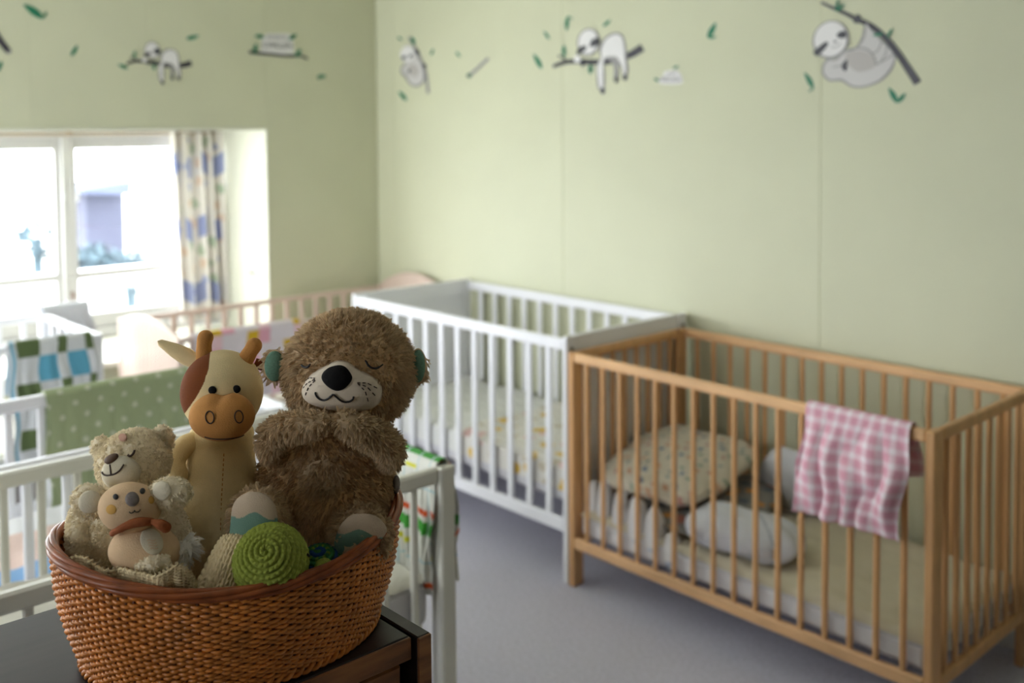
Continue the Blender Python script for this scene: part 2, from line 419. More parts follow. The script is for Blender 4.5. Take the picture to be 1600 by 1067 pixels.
# outside: neighbouring house, shrubs, gravel yard
MB().box((-40, -30, -0.5), (XG - 0.4, 30, -0.4)).build('ground', 'gravel', smooth=False, kind='structure')
hx = -9.0
a, b = on(134, 300, 'x', hx), on(193, 300, 'x', hx)
ztop = on(160, 300, 'x', hx)[2]
hs = empty('neighbour_house', (hx, (a[1] + b[1]) / 2, -0.4), 'dark grey house gable seen through the window pane', 'house')
bar('house_wall', (hx - 0.6, a[1], -0.4), (hx, b[1], ztop), 'house_render', hs, bev=0)
r0, r1 = on(128, 296, 'x', hx + 0.3), on(206, 283, 'x', hx + 0.3)
e0, e1 = on(128, 303, 'x', hx + 0.3), on(204, 304, 'x', hx + 0.3)
v = [r0, r1, e1, e0] + [q + np.array([-1.0, 0, 0]) for q in (r0, r1, e1, e0)]
MB().add(v, [(0, 1, 2, 3), (7, 6, 5, 4), (0, 4, 5, 1), (1, 5, 6, 2), (2, 6, 7, 3), (3, 7, 4, 0)]).build('house_roof', 'house_roof', hs, smooth=False)
def shrub(px, py, x, r, label, n=420):
    c = on(px, py, 'x', x); b = MB()
    d = RNG.normal(size=(n, 3)); d /= np.linalg.norm(d, axis=1, keepdims=True)
    pts = c + d * (r * RNG.uniform(0.55, 1.0, (n, 1))) * np.array([1, 1.3, 0.9])
    t = RNG.normal(size=(n, 3)); t /= np.linalg.norm(t, axis=1, keepdims=True)
    s2 = np.cross(t, d); s2 /= np.linalg.norm(s2, axis=1, keepdims=True)
    l = r * 0.22
    V = np.stack([pts - t * l, pts + s2 * l * 0.4, pts + t * l, pts - s2 * l * 0.4], 1).reshape(-1, 3)
    b.add(V, np.arange(4 * n).reshape(-1, 4))
    e = empty('shrub', (c[0], c[1], -0.4), label, 'shrub')
    b.build('foliage', 'hedge', e, smooth=False)
    MB().tube([(c[0], c[1], -0.4), (c[0], c[1], c[2])], 0.05, 6).build('trunk', 'hedge', e)
shrub(152, 412, -7.6, 0.24, 'blue-green shrub in front of the house outside')
shrub(206, 408, -7.2, 0.13, 'smaller pale shrub beside the house corner outside')
shrub(58, 372, -7.8, 0.28, 'pale shrub seen through the pane beside the window frame edge', 160)
shrub(205, 448, -6.3, 0.1, 'low pale shrub seen below the glazing bar outside', 160)

gz = on(160, 422, 'x', -6.8)[2]
bar('added_white_wall', (-6.95, -6, -0.4), (-6.8, 12, gz), 'glare_white', label='added low white wall outside, for the blown-out glare below the house', cat='wall')  # added; its white stands in for overexposed glare and hides the house foot
# ================================================================== cribs
def crib(name, label, x0, x1, y0, y1, H, long_axis, style):
    """style: mat, mat_up, post (along, across), rail (height, thick), zb, slat (w, d), sides: dict side->('slats',positions)|('panel',)|('arch',peak)"""
    S = style
    e = empty(name, ((x0 + x1) / 2, (y0 + y1) / 2, 0), label, 'crib', 'cribs in the nursery')
    px, py = S['post']
    Hp = S.get('post_h', H)
    for (cx, cy) in ((x0, y0), (x1, y0), (x0, y1), (x1, y1)):
        lx, hx_ = (cx, cx + px) if cx == x0 else (cx - px, cx)
        ly, hy = (cy, cy + py) if cy == y0 else (cy - py, cy)
        bar('post', (lx, ly, 0), (hx_, hy, Hp), S['mat_up'], e, bev=0.004)
    rh, rt_ = S['rail']; zb_ = S['zb']; bh = S.get('bh', rh)
    sw, sd = S['slat']
    ins = S.get('inset', 0.0)
    for side in ('x0', 'x1', 'y0', 'y1'):
        spec = S['sides'].get(side)
        if not spec: continue
        if side[0] == 'y':
            c0 = y0 + ins if side == 'y0' else y1 - rt_ - ins
            a, b = x0 + px, x1 - px
            Bx = lambda u0, u1, z0, z1, t0=0, t1=rt_: ((u0, c0 + t0, z0), (u1, c0 + t1, z1))
        else:
            c0 = x0 + ins if side == 'x0' else x1 - rt_ - ins
            a, b = y0 + py, y1 - py
            Bx = lambda u0, u1, z0, z1, t0=0, t1=rt_: ((c0 + t0, u0, z0), (c0 + t1, u1, z1))
        top = S.get('top', H)
        if spec[0] == 'slats':
            bar('top_rail', *Bx(a, b, top - rh, top), S['mat'] if side[0] == 'y' else S.get('mat_y', S['mat']), e, bev=0.005)
            bar('bottom_rail', *Bx(a, b, zb_, zb_ + bh), S['mat'] if side[0] == 'y' else S.get('mat_y', S['mat']), e, bev=0.004)
            for u in spec[1]:
                bar('slat', *Bx(u - sw / 2, u + sw / 2, zb_ + bh - 0.002, top - rh + 0.002, (rt_ - sd) / 2, (rt_ + sd) / 2), S['mat_up'], e, bev=min(sw, sd) * 0.3)
        elif spec[0] == 'panel':
            bar('top_rail', *Bx(a, b, H - 0.075, H), S['mat'], e, bev=0.003)
            bar('bottom_rail', *Bx(a, b, zb_, zb_ + 0.07), S['mat'], e, bev=0.003)
            bar('end_panel', *Bx(a, b, zb_ + 0.068, H - 0.073, 0.006, rt_ - 0.006), S['mat'], e, bev=0.001)
        elif spec[0] == 'arch':
            n = 15; w = (b - a + px * 2) / n; a_ = a - px
            for k in range(n):
                f0 = lambda t: top - 0.02 + (spec[1] - top + 0.02) * math.sin(PI * min(max(t, 0), 1)) ** 0.8
                u0, u1 = a_ + k * w + 0.001, a_ + (k + 1) * w - 0.001
                z0, z1 = f0(k / n), f0((k + 1) / n)
                lo, hi = Bx(u0, u1, zb_, 1)
                i = 0 if side[0] == 'y' else 1
                vv = []
                for (u, z) in ((u0, zb_), (u1, zb_), (u1, z1), (u0, z0)):
                    for t in (lo[1 - i], hi[1 - i]):
                        q = [0, 0, z]; q[i] = u; q[1 - i] = t; vv.append(q)
                MB().add(vv, [(0, 2, 4, 6), (7, 5, 3, 1), (0, 1, 3, 2), (2, 3, 5, 4), (4, 5, 7, 6), (6, 7, 1, 0)]).build('head_board_slat', S['mat_up'], e, smooth=False)
            pts = []
            for k in range(41):
                t = k / 40; q = [0, 0, f0(t)]; q[i] = a_ + t * (n * w); q[1 - i] = (lo[1 - i] + hi[1 - i]) / 2; pts.append(q)
            MB().tube(pts, rt_ * 0.62, 8).build('arched_top_rail', S['mat'], e)
    return e

def frange(a, d, n): return [a + d * i for i in range(n)]
ends = frange(0.085, 0.0625, 8)
wood = crib('wooden_crib', 'light beech wooden crib with open slats against the green wall', 0, 1.24, 0, 0.607, 0.79, 'x',
     dict(mat='beech', mat_y='beech_upright', mat_up='beech_upright', post=(0.024, 0.05), rail=(0.032, 0.02), zb=0.133, bh=0.036, slat=(0.016, 0.014),
          sides=dict(y0=('slats', frange(0.077, 0.0722, 16)), y1=('slats', frange(0.077, 0.0722, 16)), x0=('slats', ends), x1=('slats', ends))))
crib('white_crib', 'white painted crib with solid end panels, beside the beech crib', -1.285, -0.006, 0, 0.645, 0.838, 'x',
     dict(mat='crib_white', mat_up='crib_white', post=(0.022, 0.05), rail=(0.04, 0.022), zb=0.172, bh=0.045, slat=(0.028, 0.014), top=0.828, inset=0.004,
          sides=dict(y0=('slats', frange(-1.178, 0.0975, 12)), y1=('slats', frange(-1.178, 0.0975, 12)), x0=('panel',), x1=('panel',))))
for p in ((-0.006, 0.025, 0.795), (-0.006, 0.62, 0.795)):
    MB().tube([np.array(p), np.array(p) + (0.003, 0, 0)], 0.007, 10).build('bolt_head', 'screw', bpy.data.objects['white_crib'])
c1y = -1.006
crib('cream_crib', 'cream white crib directly behind the dresser and toy basket', 0.0, 0.65, c1y - 1.28, c1y, 0.8, 'y',
     dict(mat='crib_cream', mat_up='crib_cream', post=(0.04, 0.04), rail=(0.035, 0.022), zb=0.2, bh=0.04, slat=(0.018, 0.012), inset=0.008,
          sides=dict(x0=('slats', frange(c1y - 0.12, -0.077, 15)), x1=('slats', frange(c1y - 0.1, -0.077, 15)), y1=('slats', frange(0.11, 0.085, 6)), y0=('slats', frange(0.11, 0.085, 6)))))
c2y = -1.01
crib('white_crib', 'white slatted crib with the green polka dot blanket on its rail', -0.62, -0.01, c2y - 1.28, c2y, 0.8, 'y',
     dict(mat='crib_white', mat_up='crib_white', post=(0.03, 0.04), rail=(0.035, 0.022), zb=0.2, bh=0.045, slat=(0.022, 0.014), inset=0.005,
          sides=dict(x0=('slats', frange(c2y - 0.12, -0.085, 14)), x1=('slats', frange(c2y - 0.16, -0.085, 13)), y1=('slats', frange(-0.53, 0.085, 6)), y0=('slats', frange(-0.53, 0.085, 6)))))
c3y = -1.02
crib('white_crib', 'white slatted crib under the window with a crumpled muslin on its corner', -1.955, -1.355, c3y - 1.25, c3y, 0.8, 'y',
     dict(mat='crib_white', mat_up='crib_white', post=(0.03, 0.04), rail=(0.03, 0.022), zb=0.2, bh=0.045, slat=(0.02, 0.014), inset=0.005,
          sides=dict(x0=('slats', frange(c3y - 0.1, -0.09, 13)), x1=('slats', frange(c3y - 0.1, -0.09, 13)), y1=('slats', frange(-1.86, 0.09, 5)))))
crib('pale_pink_crib', 'pale pink-cream crib with arched headboards in the room corner', -1.97, -1.37, -0.735, 0.632, 0.735, 'y',
     dict(mat='crib_pale_pink', mat_up='crib_pale_pink', post=(0.03, 0.03), rail=(0.022, 0.02), zb=0.2, bh=0.04, slat=(0.024, 0.012), inset=0.004,
          sides=dict(x0=('slats', frange(-0.65, 0.08, 16)), x1=('slats', frange(-0.65, 0.08, 16)), y0=('arch', 0.768), y1=('arch', 0.815))))

# mattresses
def mattress(label, x0, x1, y0, y1, z0, z1, colfn=None, wob=0.004, name='crib_mattress'):
    e = empty(name, ((x0 + x1) / 2, (y0 + y1) / 2, z0), label, 'mattress', 'mattresses in the cribs')
    n, m_ = 120, 60
    if (y1 - y0) > (x1 - x0): n, m_ = m_, n
    u, v = np.meshgrid(np.linspace(0, 1, n), np.linspace(0, 1, m_), indexing='ij')
    ed = np.minimum(np.minimum(u, 1 - u) * (x1 - x0), np.minimum(v, 1 - v) * (y1 - y0))
    drop = 0.02 * np.clip(1 - ed / 0.03, 0, 1) ** 2
    X, Y = x0 + u * (x1 - x0), y0 + v * (y1 - y0)
    Z = z1 - drop + wob * (np.sin(X * 21 + Y * 13) + 0.6 * np.sin(X * 47 - Y * 39) + 0.5 * np.sin(Y * 90 + X * 15)) * np.clip(ed / 0.03, 0, 1)
    c = np.empty(X.shape + (3,)); c[:] = lin((226, 222, 210))
    if colfn: c = colfn(X, Y, c)
    MB().grid(np.stack([X, Y, Z], -1), col=c).build('fitted_sheet', 'mattress_sheet', e)
    bm_ = MB(); zz = z1 - 0.018
    r = 0.0
    bar('core', (x0, y0, z0), (x1, y1, zz), 'mattress_side', e, bev=0.015)
    return e
mattress('cream sheeted mattress inside the beech crib', 0.028, 1.212, 0.026, 0.58, 0.172, 0.262, lambda X, Y, c: np.broadcast_to(lin((212, 204, 182)), c.shape).copy(), 0.003)
def print_white(X, Y, c):
    k = X > -0.62
    s_ = spots(X, Y, [lin((214, 176, 60)), lin((226, 190, 186)), lin((200, 190, 170)), lin((220, 184, 80))], lin((226, 222, 214)), 11, 1.2, 0.26)
    c[:] = lin((224, 224, 220)); c[k] = s_[k]; return c
mw = mattress('white mattress with yellow printed sheet inside the panel-ended crib', -1.255, -0.035, 0.03, 0.615, 0.262, 0.39, print_white)
U, Vv = np.meshgrid(np.linspace(-1.25, -0.04, 240), np.linspace(0.275, 0.375, 30), indexing='ij')
cc = print_white(U, Vv * 1.3, np.empty(U.shape + (3,)))
bb = Vv < 0.30; cc[bb] = lin((206, 204, 208))
MB().grid(np.stack([U, 0.0285 + 0 * U, Vv], -1), col=cc).build('sheet_side', 'mattress_sheet', mw)
mattress('white mattress inside the cream crib behind the dresser', 0.03, 0.62, c1y - 1.24, c1y - 0.05, 0.45, 0.57)
def layered(X, Y, c):
    c[:] = lin((238, 238, 240)); c[X > -0.40] = lin((232, 206, 196)); c[X > -0.20] = lin((132, 172, 216)); return c
mattress('white mattress under pink and blue folded covers in the polka dot crib', -0.555, -0.04, c2y - 1.24, c2y - 0.04, 0.40, 0.50, layered)
mattress('white mattress inside the crib under the window', -1.925, -1.385, c3y - 1.2, c3y - 0.04, 0.3, 0.42)
mattress('white mattress inside the pale pink crib', -1.94, -1.4, -0.7, 0.6, 0.3, 0.42)

# ================================================================== cloths hung over rails
def hang(name, label, axis, rail_c, a0, a1, ztop, drop_near, drop_far, near_sign, colfn, thick=0.014, wob=0.01, skew=0.0, n=120, m_=160, group='cloths hung on crib rails', fold=1.0, cat='cloth', seed=0.0, edge=0.0):
    """cloth draped over a rail: axis is the rail's direction, near_sign the side facing the room"""
    u, s = np.meshgrid(np.linspace(0, 1, n), np.linspace(-drop_far, drop_near, m_), indexing='ij')
    r = thick + 0.006
    t = np.clip(s / (PI * r / 2), -1, 1)
    off = r * np.sin(t * PI / 2)
    z = ztop + r * (np.cos(t * PI / 2) - 0.55)
    d = np.maximum(np.abs(s) - PI * r / 2, 0)
    z = z - d * (1 + edge * np.sin(u * 9 + seed))
    w = wob * np.clip(d / 0.1, 0, 1.5)
    ruf = np.sin(u * 17 * fold + 4 * s + seed) + 0.7 * np.sin(u * 31 * fold - 11 * s + seed * 2) + 0.5 * np.sin(u * 9 * fold + 23 * s + 1)
    off = off + np.sign(s) * (np.abs(w * ruf * 0.5) + w * 0.5)
    al = a0 + u * (a1 - a0) + skew * d + 0.006 * np.sin(d * 30 + u * 5)
    P = np.zeros(u.shape + (3,))
    i = 0 if axis == 'x' else 1
    P[..., i] = al; P[..., 1 - i] = rail_c + near_sign * off; P[..., 2] = z
    c = colfn(u * (a1 - a0), s)
    o = MB().grid(P, col=c).build(name, 'cloth', label=label, cat=cat, group=group)
    md = o.modifiers.new('thickness', 'SOLIDIFY'); md.thickness = 0.003; md.offset = 0
    return o

def gingham(u, s):
    q = 0.034
    a = np.clip((np.abs(np.mod(u, q) / q - 0.5) - 0.16) / 0.1, 0, 1); b = np.clip((np.abs(np.mod(s, q) / q - 0.5) - 0.16) / 0.1, 0, 1)
    k = (a + b) / 2 * 0.85 + 0.1
    return np.array(lin((250, 240, 244))) * (1 - k[..., None]) + np.array(lin((224, 160, 178))) * k[..., None]
hang('gingham_cloth', 'pink gingham cloth hung over the front rail of the beech crib', 'x', 0.01, 0.895, 1.187, 0.79, 0.30, 0.16, -1, gingham, wob=0.02, skew=-0.08, fold=0.7, n=160, m_=220)
def polka(u, s):
    q = 0.072
    c = np.empty(u.shape + (3,)); c[:] = lin((166, 178, 138))
    row = np.floor(s / (q / 2))
    uu = np.mod(u + (row % 2) * q / 2, q) - q / 2; ss = np.mod(s, q / 2) - q / 4
    c[np.hypot(uu, ss) < 0.0075] = lin((208, 214, 190))
    return c
hang('polka_dot_blanket', 'green blanket with white polka dots over a white crib rail', 'y', -0.604, -1.462, c2y - 0.03, 0.8, 0.42, 0.2, 1, polka, wob=0.006, fold=1.2, n=240, m_=240, cat='blanket')
def checks(u, s):
    c = np.empty(u.shape + (3,)); c[:] = lin((214, 216, 218))
    L_ = 0.30; wid = [0.025, 0.075, 0.065, 0.035, 0.065, 0.03]; e_ = np.cumsum([0] + wid)
    col = np.clip(np.searchsorted(e_, u, side='right') - 1, 0, 5)
    hei = [0.075, 0.085]; row = np.mod(s, 0.16)
    top = row < 0.07
    ol, bl, dk = lin((96, 112, 72)), lin((98, 168, 196)), lin((70, 92, 62))
    c[top & np.isin(col, [1, 3, 5])] = ol
    c[~top & np.isin(col, [2, 4])] = bl
    c[(u < 0.018) & (u > 0.008)] = lin((120, 180, 204))
    return c
hang('check_blanket', 'blue, olive and white checked blanket on the crib near the window', 'y', -1.371, -1.345, -1.055, 0.802, 0.44, 0.2, 1, checks, wob=0.006, skew=0.03, n=200, m_=200, cat='blanket')
def stripes(u, s):
    c = np.empty(u.shape + (3,)); c[:] = lin((222, 222, 214))
    p_ = np.mod(s + 0.045, 0.155)
    fade = 0.5 + 0.5 * np.sin(u * 60)
    c[(p_ > 0.035) & (p_ < 0.06)] = lin((72, 160, 62))
    c[(p_ > 0.01) & (p_ < 0.022)] = lin((214, 92, 46))
    c[(p_ > 0.08) & (p_ < 0.09) & (u < 0.07)] = lin((216, 214, 60))
    c[(p_ > 0.12) & (p_ < 0.124)] = lin((150, 196, 206))
    k = np.abs(np.mod(u, 0.05) - 0.025) < 0.002
    c[k] = lin((190, 206, 206))
    return c
hang('striped_cloth', 'white cloth with green and orange stripes on the cream crib end', 'x', c1y - 0.019, 0.49, 0.635, 0.803, 0.30, 0.29, -1, stripes, wob=0.014, fold=1.4, n=120, m_=200)
def patch(u, s):
    c = np.empty(u.shape + (3,)); c[:] = lin((228, 218, 222))
    gu, gs = np.floor(u / 0.055).astype(int), np.floor((s + 0.3) / 0.055).astype(int)
    h = np.mod(gu * 3 + gs * 5, 7)
    c[h == 0] = lin((216, 176, 40)); c[h == 3] = lin((230, 170, 186)); c[h == 5] = lin((236, 200, 206))
    return c
hang('patchwork_blanket', 'pink, yellow and white patchwork blanket on the pale pink crib', 'y', -1.384, -0.67, -0.2, 0.735, 0.30, 0.15, 1, patch, wob=0.006, n=200, m_=140, cat='blanket')
def plainw(u, s):
    c = np.empty(u.shape + (3,)); c[:] = lin((214, 216, 222)); return c
hang('muslin_cloth', 'crumpled white muslin draped over the far crib corner by the window', 'y', -1.95, -1.05, -0.86, 0.815, 0.16, 0.12, 1, plainw, thick=0.03, wob=0.03, fold=2.2, seed=1.3)

# ================================================================== soft things in the beech crib
def blob(P0, axes, fn=None, nu=72, nv=48):
    """closed rounded surface: centre, 3 axis vectors, radial modulation fn(dir)->factor"""
    th = np.linspace(0, 2 * PI, nu, endpoint=False); ph = np.linspace(0.0005, PI - 0.0005, nv)
    T, Q = np.meshgrid(th, ph, indexing='ij')
    d = np.stack([np.cos(T) * np.sin(Q), np.sin(T) * np.sin(Q), np.cos(Q)], -1)
    k = fn(d) if fn is not None else 1.0
    A = np.asarray(axes, float)
    return np.asarray(P0) + (d * (np.asarray(k)[..., None] if np.ndim(k) else k)) @ A, d
def pillow(name, label, c, ax, colfn, material='cloth', pw=0.5, cat='pillow', crease=0.05, group=None, seed=0.0):
    def sq(d):
        a = np.abs(d) + 1e-9
        return 1 / ((a[..., 0] ** 4 + a[..., 1] ** 4) ** 0.5 + a[..., 2] ** 2) ** 0.5 * (1 + crease * np.sin(6 * d[..., 0] + 5 * d[..., 1] + seed) * np.sin(4 * d[..., 1] - 3 * d[..., 2] + seed))
    P, d = blob(c, ax, sq, 120, 80)
    return MB().grid(P, closed_u=True, col=colfn(d, P)).build(name, material, label=label, cat=cat, group=group)
def flowery(d, P):
    return spots(P[..., 0] + P[..., 2] * 0.8, P[..., 1], [lin((110, 130, 132)), lin((178, 112, 106)), lin((130, 150, 130)), lin((92, 110, 138)), lin((196, 150, 120))], lin((206, 198, 180)), 26, 5.0, 0.20)
pillow('printed_quilt', 'cream quilt with small flower print heaped in the beech crib', (0.235, 0.285, 0.408), [(0.205, 0.03, -0.005), (-0.03, 0.215, 0.045), (0.005, -0.01, 0.05)], flowery, cat='quilt', crease=0.06)
def bluegrey(d, P):
    c = np.empty(d.shape); c[:] = lin((214, 214, 216)); return c
pillow('grey_cushion', 'pale grey cushion standing against the back slats of the beech crib', (0.53, 0.525, 0.36), [(0.12, 0, 0), (0, 0.04, 0.02), (0, -0.03, 0.115)], bluegrey, cat='cushion', crease=0.03)
def sleepbag(d, P):
    c = np.empty(d.shape); c[:] = lin((216, 218, 226))
    s_ = spots(P[..., 0] * 1.0 + P[..., 1], P[..., 2], [lin((206, 150, 60)), lin((190, 120, 110))], lin((214, 216, 224)), 9, 2.1, 0.16)
    k = d[..., 0] > 0.55; c[k] = s_[k]
    c[np.abs(d[..., 0] * 0.8 + d[..., 1] * 0.3 - 0.2) < 0.02] = lin((170, 176, 190))
    return c
pillow('folded_sleeping_bag', 'white folded baby sleeping bag lying mid-mattress in the beech crib', (0.595, 0.15, 0.315), [(0.165, 0.05, -0.012), (-0.04, 0.10, 0), (0.0, 0.01, 0.058)], sleepbag, cat='sleeping bag', crease=0.06, seed=2)
def underq(d, P):
    return spots(P[..., 0], P[..., 1] + P[..., 2], [lin((206, 140, 60)), lin((90, 96, 110)), lin((150, 96, 80))], lin((130, 128, 122)), 16, 8.0, 0.3)
pillow('dark_blanket', 'dark patterned blanket edge tucked under the flower print quilt', (0.33, 0.30, 0.31), [(0.22, 0.02, 0), (-0.05, 0.24, 0.02), (0, 0, 0.035)], underq, cat='blanket', crease=0.03)
def diap(d, P, k0=0.35):
    c = np.empty(d.shape); c[:] = lin((232, 230, 230))
    s_ = spots(P[..., 0] * 1.3, P[..., 2], [lin((86, 122, 166)), lin((120, 150, 190)), lin((150, 176, 206))], lin((196, 204, 216)), 40, 6.0, 0.42)
    k = d[..., 2] < -k0; c[k] = s_[k]
    return c
rolls = [(0.060, 0.070, 0.262, 0.022, 0.095, 'leftmost, half hidden by the crib post'), (0.112, 0.062, 0.268, 0.024, 0.10, 'second from the crib post'),
         (0.186, 0.060, 0.262, 0.026, 0.095, 'third from the crib post, ruffled'), (0.262, 0.050, 0.262, 0.033, 0.098, 'plumpest, fourth from the crib post'),
         (0.334, 0.048, 0.255, 0.030, 0.092, 'fifth from the crib post'), (0.404, 0.046, 0.225, 0.026, 0.06, 'smallest, sixth from the post')]
for i, (x, y, z, r, h, t) in enumerate(rolls):
    pillow('rolled_muslin', 'white muslin roll with blue hem behind the slats, ' + t, (x, y, z), [(r, 0, 0.004), (0, 0.026, 0), (-0.006, 0, h)], diap, cat='muslin roll', group='muslin rolls in the beech crib', crease=0.1 if i in (1, 2) else 0.04, seed=i * 1.7)

# ================================================================== dresser
ZD = 0.93
XF = 1.402; YE = -1.652; XB = 1.028; YL = -2.75
dr = empty('dresser', ((XF + XB) / 2, (YE + YL) / 2, 0), 'dark espresso wooden dresser with worn brown front edges under the basket', 'dresser')
bar('side_panel', (XB, YE - 0.020, 0), (XF - 0.002, YE, ZD), 'espresso', dr, bev=0.002)
bar('front_stile', (XF - 0.004, YE - 0.0195, 0), (XF, YE - 0.0005, ZD - 0.001), 'worn_brown', dr, bev=0.001)
bar('top_panel', (XB, YL, ZD - 0.028), (XF - 0.012, YE - 0.0235, ZD), 'espresso', dr, bev=0.002)
bar('front_rail', (XF - 0.013, YL, ZD - 0.0275), (XF - 0.009, YE - 0.0235, ZD - 0.001), 'worn_brown', dr, bev=0.001)
bar('carcass', (XB + 0.01, YL, 0.06), (XF - 0.045, YE - 0.0205, ZD - 0.03), 'dark_gap', dr, bev=0.002)
bar('side_panel', (XB, YL - 0.02, 0), (XF - 0.002, YL, ZD), 'espresso', dr, bev=0.002)
for k in range(4):
    z1 = ZD - 0.034 - k * 0.21
    dw = bar('drawer_front', (XF - 0.045, YL + 0.01, z1 - 0.20), (XF - 0.018, YE - 0.032, z1), 'worn_brown', dr, bev=0.003)
    for yk in (YL + 0.25, YE - 0.28):
        pk = np.array([XF - 0.018, yk, z1 - 0.1])
        MB().tube([pk, pk + (0.008, 0, 0), pk + (0.016, 0, 0), pk + (0.022, 0, 0)], [0.007, 0.006, 0.014, 0.01], 10).build('knob', 'brass', dw)
#TOYS#
# ================================================================== basket of toys
BC = np.array([1.244, -1.822]); BTH = 1.343
def oval(t, a, b, cx=BC, th=BTH):
    x, y = a * np.cos(t), b * np.sin(t)
    return np.stack([cx[0] + x * math.cos(th) - y * math.sin(th), cx[1] + x * math.sin(th) + y * math.cos(th)], -1)
def onrm(t, a, b, th=BTH):
    x, y = b * np.cos(t), a * np.sin(t); l = np.hypot(x, y)
    return np.stack([(x * math.cos(th) - y * math.sin(th)) / l, (x * math.sin(th) + y * math.cos(th)) / l], -1)
ZB0, ZRIM = ZD + 0.004, 1.062
def wall_pt(t, h, off=0.0):
    """point on the basket wall: t around, h 0..1 up"""
    a = 0.166 + (0.196 - 0.166) * h + 0.008 * math.sin(PI * h); b = 0.133 + (0.163 - 0.133) * h + 0.008 * math.sin(PI * h)
    p = oval(t, a, b) + onrm(t, a, b) * np.asarray(off)[..., None]
    z = ZB0 + h * (ZRIM + 0.012 * np.cos(2 * t) - ZB0)
    return np.concatenate([p, np.broadcast_to(z, t.shape)[..., None]], -1)
bk = empty('wicker_basket', (BC[0], BC[1], ZD), 'oval orange-brown wicker basket full of soft toys on the dresser', 'basket')
NS, ROWS, SUB = 128, 35, 4
t = np.linspace(0, 2 * PI, NS * SUB, endpoint=False)
wv = MB()
for r_ in range(ROWS):
    h = 0.045 + 0.915 * r_ / (ROWS - 1)
    off = 0.0022 * np.cos(t * NS / 2 + PI * (r_ % 2)) + 0.0004 * np.sin(t * 7 + r_)
    p = wall_pt(t, h, off); p[:, 2] += 0.0006 * np.sin(t * 11 + r_ * 2)
    wv.tube(p, 0.0022, 6, closed=True)
wv.build('wicker_weave', 'wicker', bk, kind='stuff')
st = MB()
for k in range(NS):
    tk = np.array([2 * PI * k / NS + PI / NS * 0])
    st.tube(np.concatenate([wall_pt(tk, h) for h in np.linspace(0.0, 0.99, 8)]), 0.0017, 5)
st.build('upright_stakes', 'wicker_dark', bk, kind='stuff')
bs = MB()
pl = wall_pt(t, 0.0); n_ = len(t)
ctr = np.array([[BC[0], BC[1], ZB0]])
bs.add(np.concatenate([pl, ctr]), [[i, (i + 1) % n_, n_] for i in range(n_)])
bs.build('base', 'wicker_dark', bk)
tt = np.linspace(0, 2 * PI, 420, endpoint=False)
for k in range(2):
    ph = tt * 46 + k * PI
    p = wall_pt(tt, 0.0, 0.003 + 0.0032 * np.cos(ph)); p[:, 2] += 0.003 + 0.0034 * np.sin(ph)
    MB().tube(p, 0.0026, 6, closed=True).build('foot_border_strand', 'wicker', bk)
for k in range(5):
    ph = tt * 3 + k * 2 * PI / 5
    p = wall_pt(tt, 1.0, 0.0040 * np.cos(ph)); p[:, 2] += 0.0046 * np.sin(ph)
    MB().tube(p, 0.0034, 8, closed=True).build('rim_strand', 'wicker_rim', bk)

# ------------------------------------------------------------------ plush helpers
class Ell:
    def __init__(s, px, py, d, rx, rz, ry=None, tilt=0.0, yaw=0.0, pitch=0.0):
        """ellipsoid centred on the view ray (px,py) at depth d; rx, rz in photograph pixels at that depth, ry in metres"""
        k = d / F_PX
        s.c = at(px, py, d)
        s.R = np.array([rx * k, ry if ry else min(rx, rz) * k, rz * k])
        A = np.stack([RT, NEAR, ZUP])                       # right, towards camera, up
        def rot(i, j, an):
            M = np.eye(3); M[i, i] = M[j, j] = math.cos(an); M[i, j] = -math.sin(an); M[j, i] = math.sin(an); return M
        s.A = rot(0, 2, tilt) @ rot(0, 1, yaw) @ rot(1, 2, pitch) @ A
        s.M = s.R[:, None] * s.A                             # rows: scaled axes
        s.Mi = np.linalg.inv(s.M)
    def pts(s, d): return s.c + d @ s.M
    def nrm(s, d):
        n = d @ (s.A / s.R[:, None]); return n / np.linalg.norm(n, axis=-1, keepdims=True)
    def inside(s, P, k=1.0): return (((P - s.c) @ s.Mi) ** 2).sum(-1) < k
    def hit(s, px, py, off=0.0):
        d = ray(px, py); o = (CAM - s.c) @ s.Mi; v = d @ s.Mi
        a, b, c = v @ v, o @ v, o @ o - 1
        disc = b * b - a * c
        tt_ = (-b - math.sqrt(disc)) / a if disc > 0 else -b / a
        q = o + v * tt_; q = q / np.linalg.norm(q)
        return s.pts(q) + s.nrm(q) * off
def inpoly(x, y, poly):
    r = np.zeros(x.shape, bool); n = len(poly)
    for i in range(n):
        x0, y0 = poly[i]; x1, y1 = poly[i - 1]
        k = ((y0 > y) != (y1 > y)) & (x < (x1 - x0) * (y - y0) / (y1 - y0 + 1e-12) + x0)
        r ^= k
    return r
def sphere_dirs(nu=64, nv=40):
    th = np.linspace(0, 2 * PI, nu, endpoint=False); ph = np.linspace(1e-3, PI - 1e-3, nv)
    T, Q = np.meshgrid(th, ph, indexing='ij')
    return np.stack([np.cos(T) * np.sin(Q), np.sin(T) * np.sin(Q), np.cos(Q)], -1)
